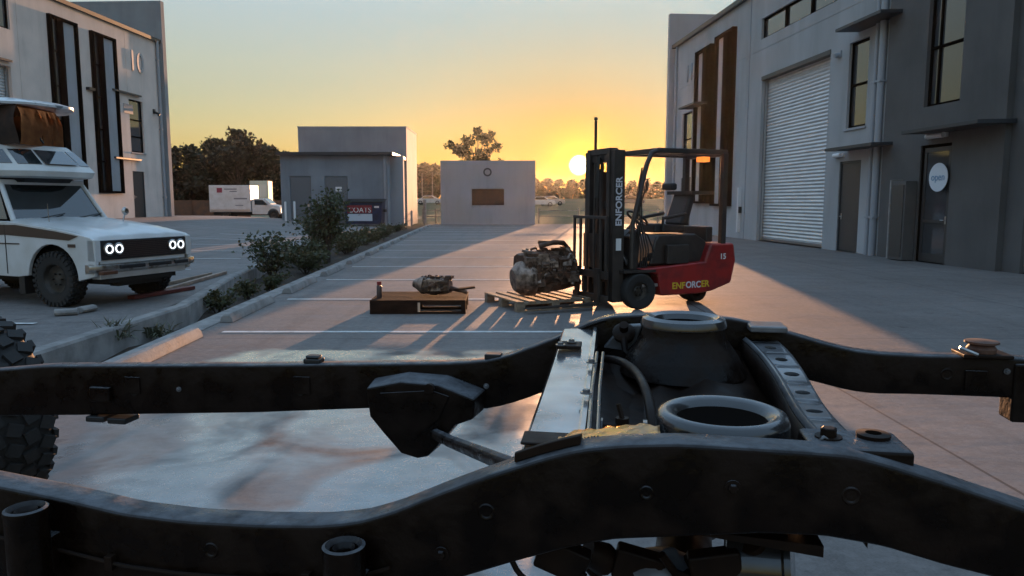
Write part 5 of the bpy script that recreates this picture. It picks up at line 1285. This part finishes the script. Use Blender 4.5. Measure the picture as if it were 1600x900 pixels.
# body mounts: cups standing out of the near rail
def body_mount(px, py, lab):
    p = L(onp(px, py, Yn-.035)); M = T(p.x, p.y, p.z); R_ = .028
    o = MB().lathe([(R_*.62,-.022),(R_*.66,-.006),(R_*.86,.0),(R_,-.002),(R_*1.02,-.007),(R_*.98,-.012),(R_*.98,-.10),(R_*1.06,-.11),(R_*1.06,-.16),(0,-.16)], M, 32).build('body_mount', M_rail, chs, angle=50); o['label'] = lab
    MB().lathe([(R_*.36,-.010),(R_*.52,-.004),(R_*.60,-.010),(R_*.60,-.02),(R_*.3,-.024),(R_*.3,-.016),(R_*.36,-.010)], M, 24).build('bush', M_rail, o)
    MB().bb(p.x-.022, p.x+.022, p.y+.015, yN+.004, p.z-.14, p.z-.05).build('bracket', M_rail, o, bevel=.004)
body_mount(537, 850, 'cup shaped body mount below the rail bend'); body_mount(40, 792, 'cup shaped body mount at the left end')
mb = MB(); mb.tube([Vector((x, yN-.006, railz(sn, x)-.075)) for x in lin(-.95, -.10, 24)], .0032, 8); mb.build('brake_line', M_inner, chs)
for x in (-.80, -.52, -.22): MB().bb(x-.006, x+.006, yN-.011, yN+.001, railz(sn, x)-.085, railz(sn, x)-.064).build('line_clip', M_inner, chs, bevel=.001)
for x in (-1.1, -.62, .95): MB().bb(x-.022, x+.022, yF-.004, yF+.001, railz(sf, x)-.075, railz(sf, x)-.030).build('welded_tab', M_rail, chs, bevel=.001)
# small parts on the far rail
p = L(onp(488,560,Yf+.02)); zz = railz(sf, p.x); mb = MB(); mb.bb(p.x-.023,p.x+.023,yF+.012,yF+.045,zz-.001,zz+.012); mb.bb(p.x-.018,p.x+.018,yF+.015,yF+.042,zz+.012,zz+.020); mb.build('rubber_buffer', M_trim, chs, bevel=.004)
p = L(onp(770,560,Yf+.02)); zz = railz(sf, p.x); MB().bb(p.x-.02,p.x+.02,yF+.012,yF+.045,zz-.004,zz+.010).build('rubber_buffer', M_trim, chs, bevel=.003)
p = L(onp(168,654,Yf)); MB().bb(p.x-.06,p.x-.005,yF-.01,yF+.05,p.z-.010,p.z+.006).bb(p.x+.005,p.x+.06,yF-.01,yF+.05,p.z-.012,p.z+.004).build('hanger', M_trim, chs, bevel=.004)
p = L(onp(160,615,Yf)); MB().bb(p.x-.03,p.x+.03,yF-.014,yF,p.z-.02,p.z+.02).build('rail_plate', M_rail, chs, bevel=.004)
p = L(onp(1535,556,Yf+.01)); zz = railz(sf, p.x)
mt = MB().bb(p.x-.045,p.x+.055,yF-.012,yF+.06,zz-.002,zz+.007).build('top_mount', M_inner, chs, bevel=.003); mt['label'] = 'rusty rubber body mount on the far rail'
MB().lathe([(0,0),(.028,0),(.030,.010),(.024,.018),(.034,.022),(.034,.026),(0,.028)], T(p.x+.002,yF+.022,zz+.006), 20).build('rubber_pad', mat('rusty_mount',(.06,.028,.018),.7,col2=(.12,.06,.04),nscale=30), mt)
MB().tube([(p.x-.055,yF-.01,zz+.022),(p.x-.02,yF-.016,zz+.008)],.004,6).build('pin', M_chrome, mt)
p = L(onp(1590,600,Yf)); mb = MB(); mb.bb(p.x-.01,p.x+.30,yF-.006,yF+RW+.004,p.z-.085,p.z+.045); mb.build('rail_sleeve', M_rail, chs, bevel=.006)
# rear axle, drum and brake parts slung under the near rail
ax0, ax1 = L((.02,.95,.86)), L((.42,1.5,.80))
zc = .905
pa_ = L(at(1060, 905, 1.05)); 
mb = MB(); mb.tube([(pa_.x,pa_.y-.12,pa_.z),(pa_.x+.02,pa_.y+.2,pa_.z),(pa_.x+.03,pa_.y+.55,pa_.z),(pa_.x+.03,pa_.y+.85,pa_.z)],[.045,.045,.05,.045],18); axl = mb.build('rear_axle', M_inner, chs)
MB().lathe([(0,-.11),(.07,-.10),(.12,-.05),(.135,0),(.12,.05),(.07,.10),(0,.11)], axis_m((pa_.x+.03,pa_.y+.42,pa_.z),(1,0,.1)), 24).build('differential', M_inner, axl)
pd = L(at(1190, 880, 1.0)); dr = MB().lathe([(0,-.045),(.055,-.045),(.065,-.040),(.065,.030),(.072,.034),(.072,.042),(0,.044)], axis_m((pd.x,pd.y,pd.z), (.93,-.2,.1)), 36).build('brake_drum', M_seatm, axl)
rnd = random.Random(9)
for k in range(9):
    px = 880+k*40+rnd.uniform(-10,10); p = L(at(px, 872+rnd.uniform(-14,22), 1.0+rnd.uniform(-.04,.06)))
    if k % 3 == 0: MB().box(p, (.07,.03,.045), m=Matrix.Rotation(rnd.uniform(-.5,.5),4,'Y')).build('axle_bracket', M_inner, axl, bevel=.004)
    elif k % 3 == 1: MB().tube([p, p+Vector((.02,.01,-.03)), p+Vector((.05,.0,-.035)), p+Vector((.08,.01,-.02))], .006, 8).build('brake_pipe', M_inner, axl)
    else: MB().lathe([(0,0),(.02,0),(.024,.01),(.018,.04),(0,.042)], axis_m(p,(rnd.uniform(-1,1),-.4,.6)), 16).build('fitting', M_inner, axl)
mb = MB(); a = L(at(800,876,.97)); mb.tube(bez([a, a+Vector((.02,0,-.05)), a+Vector((.05,0,-.02)), a+Vector((.09,0,-.05)), a+Vector((.10,0,-.01))]), .004, 6); mb.build('brake_pipe', M_inner, axl)
# grey rags / wrapped hubs at the very bottom
M_rag = mat('grey_plastic_wrap', (.20,.21,.23), .35, col2=(.12,.12,.13), nscale=10, bump=.003, bscale=18)
def lump(name, px, py, Y, sx_, sy_, sz_, lab):
    rnd = random.Random(px); c = at(px, py, Y); mb = MB(); rings = []
    for i in range(9):
        a = math.pi*i/8; ring = []
        for j in range(22):
            b_ = 2*math.pi*j/22; k = 1+.12*math.sin(3*b_+i)+.08*math.sin(5*b_-2*i); ring.append((sx_*math.sin(a)*math.cos(b_)*k, sy_*math.sin(a)*math.sin(b_)*k, sz_*math.cos(a)*(1+.1*math.sin(2*b_))))
        rings.append(ring)
    mb.loft(rings, caps=False); o = mb.build(name, M_rag); o.matrix_world = Matrix.Translation(c); o.parent = chs; o.matrix_parent_inverse = CMI; o['label'] = lab
lump('wrapped_fitting', 1035, 893, 1.02, .055, .05, .030, 'grey wrapped fitting under the rail, left one')
lump('wrapped_fitting', 1168, 892, 1.02, .050, .05, .030, 'grey wrapped fitting under the rail, right one')
# steel trestles carrying both ends of the chassis (outside the picture)
for xx, lab in ((-2.1, 'steel trestle stand under the left end of the chassis'), (1.9, 'steel trestle stand under the right end of the chassis')):
    zt = min(railz(sn, xx, 3), railz(sf, xx, 3))
    tr = empty('trestle_stand', tuple(CM @ Vector((xx, 0, 0))), math.atan2(cx_.y, cx_.x), lab, 'trestle', 'trestle stands under the chassis')
    MB().bb(-.05,.05,-.75,.75,zt-.105,zt-.004).build('top_beam', M_fdark, tr, bevel=.005)
    for sy_ in (-.65,.65):
        for sx_ in (-1,1): MB().tube([(sx_*.03,sy_,zt-.10),(sx_*.30,sy_,.02)],.025,10).build('leg', M_fdark, tr)
        MB().bb(-.24,.24,sy_-.02,sy_+.02,.22,.26).build('brace', M_fdark, tr)
    for s_, nm in ((sn,-1),(sf,1)):
        zb_ = railz(s_, xx, 3)
        if zb_-zt > .002: MB().bb(-.05,.05,(yN if nm < 0 else yF)+.0,(yN if nm < 0 else yF)+RW,zt-.003,zb_-.001).build('packer', M_fdark, tr)

# loose off-road wheel standing behind the far rail
rw = .444; pw = at(-44, 643, 3.45)
lw = empty('off_road_wheel', (pw.x, 3.45, rw), 0, 'big off road wheel with knobbly mud tyre standing at the left behind the chassis', 'wheel')
wheel(lw, (0,0,0), (-.50,-.866,0), rw, .30, rim=.48, n=64, tread=30)

# ------------------------------------------------------------------ plants
M_leafd = mat('shrub_leaf', (.045,.050,.020), .6, col2=(.06,.075,.03), nscale=3, transl=.25)
M_leafy = mat('shrub_leaf_dry', (.09,.075,.03), .65, col2=(.05,.06,.025), nscale=3, transl=.3)
M_leafp = mat('shrub_leaf_pale', (.20,.19,.14), .6, col2=(.10,.11,.06), nscale=4, transl=.25)
M_stem = mat('stem_brown', (.05,.035,.025), .8)
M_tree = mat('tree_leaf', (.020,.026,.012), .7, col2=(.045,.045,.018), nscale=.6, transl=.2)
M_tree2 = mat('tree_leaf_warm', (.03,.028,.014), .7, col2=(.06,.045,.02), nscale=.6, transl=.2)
M_bark = mat('bark', (.10,.08,.06), .9, col2=(.05,.04,.03), nscale=4)
def leaf(mb, p, s_, rnd, elong=1.0, dirn=None, curl=.25):
    d = dirn or Vector((rnd.gauss(0,1), rnd.gauss(0,1), rnd.gauss(0,.7))); d = d.normalized(); u_ = d.cross(Vector((rnd.gauss(0,1),rnd.gauss(0,1),rnd.gauss(0,1)))).normalized()
    n = d.cross(u_); a = s_*elong; b_ = s_*.42
    mb.add([p, p+d*a*.5+u_*b_+n*curl*b_, p+d*a, p+d*a*.5-u_*b_+n*curl*b_], [(0,1,2),(0,2,3)])
def shrub(name, base, H, Rr, nstem, nleaf, ls, m, lab, cat='shrub', seed=1, elong=1.3, clump=.22, grp=None, mats=None, up=.6):
    rnd = random.Random(seed); r_ = empty(name, base, 0, lab, cat, grp); st_ = MB(); tips = []
    for k in range(nstem):
        a = rnd.uniform(0, 2*math.pi); l = H*rnd.uniform(.55,1); sp = Rr*rnd.uniform(.2,1)
        p0 = Vector((rnd.uniform(-.05,.05), rnd.uniform(-.05,.05), 0)); p3 = Vector((sp*math.cos(a), sp*math.sin(a), l)); p1 = p0.lerp(p3,.4)+Vector((0,0,l*.15))
        path = bez([p0, p1, p3], 6); st_.tube(path, [.012*H+.004-(.010*H)*i/6 for i in range(7)], 5); tips.append(path)
        for j in range(3):
            q0 = path[rnd.randint(2,5)]; q1 = q0+Vector((rnd.gauss(0,.25)*H*up, rnd.gauss(0,.25)*H*up, rnd.uniform(.05,.25)*H)); st_.tube([q0, q1], [.006*H+.002, .002], 4); tips.append([q0, q0.lerp(q1,.5), q1, q1])
    st_.build('stem', M_stem, r_)
    ms = mats or [m]; mbs = [MB() for _ in ms]
    for k in range(nleaf):
        pt = rnd.choice(tips); p = pt[rnd.randint(len(pt)//2, len(pt)-1)]+Vector((rnd.gauss(0,1),rnd.gauss(0,1),rnd.gauss(0,.8)))*clump*H*.5
        if p.z < .02: p.z = rnd.uniform(.02,.1)
        leaf(rnd.choice(mbs) if rnd.random() < .5 else mbs[0], p, ls*rnd.uniform(.6,1.3), rnd, elong)
    for i, (b_, mm) in enumerate(zip(mbs, ms)):
        if b_.v: b_.build('foliage', mm, r_, recalc=False)
    return r_
def bx(y, f): return wallx(y)+(kx(y)-.42-wallx(y))*f
shrub('shrub', (bx(14.6,.35), 14.6, -.1), 0.86, .48, 14, 1000, .065, M_leafd, 'rounded shrub with pale flowers nearest the camper utility in the garden bed', seed=2, mats=[M_leafd, M_leafy, M_leafp])
shrub('tall_shrub', (bx(18.5,.72), 18.5, -.1), 1.8, .46, 14, 1700, .075, M_leafd, 'tallest leafy shrub of the garden bed rising before the shed doors', seed=4, mats=[M_leafd, M_leafd, M_leafy], clump=.16)
shrub('tall_shrub', (bx(20.0,.42), 20.0, -.1), 1.1, .5, 11, 900, .075, M_leafd, 'medium leafy shrub just left of the tallest one', seed=14, mats=[M_leafd, M_leafy], clump=.2)
labs = ['low bushy ground plant beside the rounded pale flowered shrub','low bushy plant at the foot of the tallest shrub','low reddish green plant just past the tallest shrub','low spreading plant midway along the garden bed','low plant in the garden bed in front of the blue skip','low dry looking plant in the garden bed right of the skip','small low plant in the garden bed toward the meter cabinet','smallest low plant at the far end of the garden bed']
for i, (y, f, h) in enumerate(((16.0,.7,.5),(17.3,.45,.6),(21.5,.7,.65),(23.5,.5,.6),(26.0,.6,.55),(29.0,.6,.55),(32.5,.55,.5),(37,.5,.45))):
    shrub('low_shrub', (bx(y,f), y, -.1), h, .75, 14, 1050, .065, M_leafd, labs[i], seed=20+i, mats=[M_leafd, M_leafy, M_leafp] if i % 2 else [M_leafy, M_leafd], grp='low plants of the garden bed', up=.9)
for i, (y, f) in enumerate(((10.6,.35),(12.0,.5),(13.0,.7))):
    shrub('ground_plant', (bx(y,f), y, -.15), .32, .28, 9, 420, .05, M_leafy, ['tiny ground plant in the narrow nearest part of the garden bed','small ground plant between the wall and the third wheel stop','small ground plant just before the rounded flowered shrub'][i], 'plant', seed=40+i, mats=[M_leafy, M_leafd])
# spiky succulents overhanging the wall
def spiky(base, n, l, lab, seed):
    rnd = random.Random(seed); r_ = empty('spiky_plant', base, 0, lab, 'plant'); mb = MB()
    for k in range(n):
        a = rnd.uniform(0, 2*math.pi); el = rnd.uniform(.1, 1.2); L_ = l*rnd.uniform(.6,1.1); d = Vector((math.cos(a)*math.cos(el), math.sin(a)*math.cos(el), math.sin(el))); s_ = d.cross(Vector((0,0,1))).normalized()
        c0 = Vector((rnd.uniform(-.12,.12), rnd.uniform(-.12,.12), 0)); p = [c0, c0+d*L_*.5+Vector((0,0,.03)), c0+d*L_-Vector((0,0,.05*math.cos(el)))]; w_ = .012
        mb.add([p[0]-s_*w_*.7, p[0]+s_*w_*.7, p[1]+s_*w_, p[1]-s_*w_, p[2], p[1]+Vector((0,0,-.012))], [(0,1,2,3),(3,2,4),(0,3,5),(1,5,2),(5,3,4),(2,5,4)])
    mb.build('leaf_rosette', M_leafp, r_, recalc=False); MB().lathe([(.05,0),(.03,.04),(0,.06)], None, 8).build('stem', M_stem, r_)
P = on_ground(150, 492, .13); spiky((-4.30, 7.9, -.02), 90, .30, 'spiky pale succulent leaning over the retaining wall near the camper front wheel', 5)
spiky((-4.12, 8.5, -.1), 60, .24, 'smaller spiky succulent low in the bed right of the bigger one', 6)
for i, (px, py, lab) in enumerate(((104,492,'pale kerb stone lying beside the camper front tyre, left one'), (135,487,'pale broken stone lying beside the spiky succulent, right one'))):
    p = on_ground(px, py, .125); rnd = random.Random(i); mb = MB(); rings = []
    for k in range(5): t = k/4; rings.append([(.20*(t-.5)*2, .09*math.cos(a)*(1-.4*abs(t-.5))*(1+.2*rnd.random()), .045+.05*math.sin(a)) for a in [j*math.pi/4 for j in range(8)]])
    mb.loft(rings, smooth=False); o = mb.build('stone', M_kerb, bevel=.01); o.scale = (.6,.9,.8); o.location = p; o.rotation_euler = (0,0,.4+i); tag(o, lab, 'stone')

# ------------------------------------------------------------------ trees
def tree(name, x, y, H, CR, lab, seed, ncl=26, nl=70, ls=.35, m=None, trunk=.35, crown0=.3, flat=.7, z0=None, gap=1.0, group=None, spread=1.0, droop=0):
    rnd = random.Random(seed); z0 = z_field(x, y)-.1 if z0 is None else z0
    r_ = empty(name, (x, y, z0), 0, lab, 'tree', group); tb_ = MB(); lf = MB()
    top = Vector((rnd.uniform(-.06,.06)*H, 0, H*.72)); path = bez([Vector((0,0,0)), Vector((rnd.uniform(-.05,.05)*H,0,H*.35)), top], 6)
    tb_.tube(path, [trunk*(1-.11*i) for i in range(7)], 7)
    for k in range(ncl):
        a = rnd.uniform(0, 2*math.pi); hz = crown0+(1-crown0)*rnd.random()**.8; prof = math.sin(math.pi*min(1,max(.12,(hz-crown0)/(1-crown0)*.78+.20)))
        c = Vector((math.cos(a), math.sin(a), 0))*CR*prof*rnd.uniform(.25,1)*spread; c.z = hz*H*.94
        s0 = path[min(6, max(1, int(hz*5)))]
        tb_.tube(bez([s0, s0.lerp(c,.5)+Vector((0,0,.04*H)), c], 3), [trunk*.32, trunk*.22, trunk*.14, trunk*.06], 5)
        rr = CR*rnd.uniform(.20,.36)*gap
        for q_ in range(nl):
            v = Vector((rnd.gauss(0,1),rnd.gauss(0,1),rnd.gauss(0,1))).normalized()*rr*rnd.random()**.4; v.z *= flat; v.z -= droop*rr*rnd.random()
            leaf(lf, c+v, ls*rnd.uniform(.6,1.4), rnd, 1.3)
    tb_.build('trunk', M_bark, r_); lf.build('crown', m or M_tree, r_, recalc=False); return r_
def X_(px, Y): return ray(px, 315)[0]*Y
# dark stand behind the box truck
G = 'dark trees standing beyond the upper yard'
for i, (px, Y, H, CR, lab) in enumerate(((268,72,6.7,3.0,'dark leafy tree at the left end of the stand, touching the left building'),(300,74,7.0,3.0,'dark tree second from the left building, before a paler trunk'),(338,76,7.9,3.4,'dark broad tree above the rear of the box truck'),(375,74,8.6,3.9,'tallest round crowned dark tree above the box truck'),(418,78,7.5,3.3,'dark tree above the bonnet of the box truck'),(445,82,6.9,3.0,'dark tree half hidden behind the left edge of the low shed'),(240,78,7.2,3.2,'dark tree mostly hidden behind the left building corner'),(460,100,7.6,3.0,'small far dark tree peeping over the shed roof'),(320,86,6.6,3.6,'dark tree in the second row above the box truck'),(395,88,7.6,3.6,'dark tree in the second row between two tall crowns'))):
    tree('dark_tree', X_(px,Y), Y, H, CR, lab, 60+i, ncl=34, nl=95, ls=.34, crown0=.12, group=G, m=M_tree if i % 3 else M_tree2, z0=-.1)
# lone gum above the block wall
tree('gum_tree', X_(750,115), 115, 12.4, 5.0, 'lone airy gum tree rising above the pale block wall', 91, ncl=20, nl=80, ls=.42, crown0=.55, gap=.62, trunk=.32, spread=1.0, droop=.5)
# far line across the field
fl = [(-620,340),(-520,330),(-420,345),(-300,330),(-180,345),(-90,330),(-20,340),(60,335),(140,345),(210,330),(280,340),(350,335),(430,345),(500,332),(560,340),(610,330),(645,322),(664,318),(684,325),(700,340),(722,330),(745,340),(770,335),(795,330),(820,325),(838,322),(856,318),(874,322),(893,320),(912,324),(931,318),(950,322),(969,320),(988,318),(1007,324),(1026,318),(1045,322),(1075,330),(1120,335),(1180,330),(1260,340),(1350,335),(1450,345),(1560,335),(1700,345),(1850,340)]
base_t = []
for i in range(6):
    pass
protos = [None]*6
def side_word(px):
    if px < 640: return 'left of the tall grey block'
    if px < 690: return 'between the tall block and block wall'
    if px < 836: return 'behind the pale block wall'
    if px < 905: return 'between the block wall and the low sun'
    if px < 1050: return 'right of the sun behind the forklift'
    return 'hidden by the right building'
rnd = random.Random(77); ordc = {}
ordw = ['first','second','third','fourth','fifth','sixth','seventh','eighth','ninth','tenth','eleventh','twelfth','thirteenth','fourteenth','fifteenth','sixteenth','seventeenth']
for i, (px, Y) in enumerate(fl):
    k = i % 6; s_ = 1.0; word = side_word(px); ordc[word] = ordc.get(word, 0)+1
    lab = '%s far tree from the left %s' % (ordw[ordc[word]-1], word)
    H = {640:13}.get(px, 0)
    if protos[k] is None:
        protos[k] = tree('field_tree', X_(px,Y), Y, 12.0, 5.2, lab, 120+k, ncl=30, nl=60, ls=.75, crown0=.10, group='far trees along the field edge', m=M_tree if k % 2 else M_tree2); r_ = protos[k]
    else:
        r_ = copy_tree(protos[k]); x = X_(px,Y); r_.location = (x, Y, z_field(x,Y)-.2); r_['label'] = lab; r_.rotation_euler = (0,0,rnd.uniform(0,6.28))
    near_sun = 836 < px < 1050
    hh_ = rnd.uniform(.92,1.12) if not near_sun else rnd.uniform(.66,.80)
    if 640 <= px <= 690: hh_ = rnd.uniform(1.15,1.35)
    r_.scale = (hh_*1.15, hh_*1.15, hh_)
# undergrowth that closes the foot of the far line
mb = MB(); rnd = random.Random(5)
for k in range(9000):
    x = rnd.uniform(-260, 330); Y = rnd.uniform(312, 345); leaf(mb, Vector((x, Y, 2.1+rnd.random()**1.3*4.6)), rnd.uniform(1.0,2.0), rnd, 1.2)
o = mb.build('far_scrub', M_tree, recalc=False); tag(o, 'dark scrub along the foot of the far tree line', 'scrub', kind='stuff')

# ------------------------------------------------------------------ haze
hz = MB().bb(-620, 620, -60, 440, -2.0, 22).build('haze', None) if False else None
HAZE = 0.00009
if HAZE:
    mh = bpy.data.materials.new('haze'); mh.use_nodes = True; n = mh.node_tree; n.nodes.clear()
    oo = n.nodes.new('ShaderNodeOutputMaterial'); pv = n.nodes.new('ShaderNodeVolumePrincipled'); pv.inputs['Density'].default_value = HAZE; pv.inputs['Anisotropy'].default_value = .72; pv.inputs['Color'].default_value = (.95,.93,.9,1)
    n.links.new(pv.outputs[0], oo.inputs['Volume'])
    hz = MB().bb(-1000, 1000, -1000, 1000, -2.0, 22).build('haze', mh); tag(hz, kind='stuff')
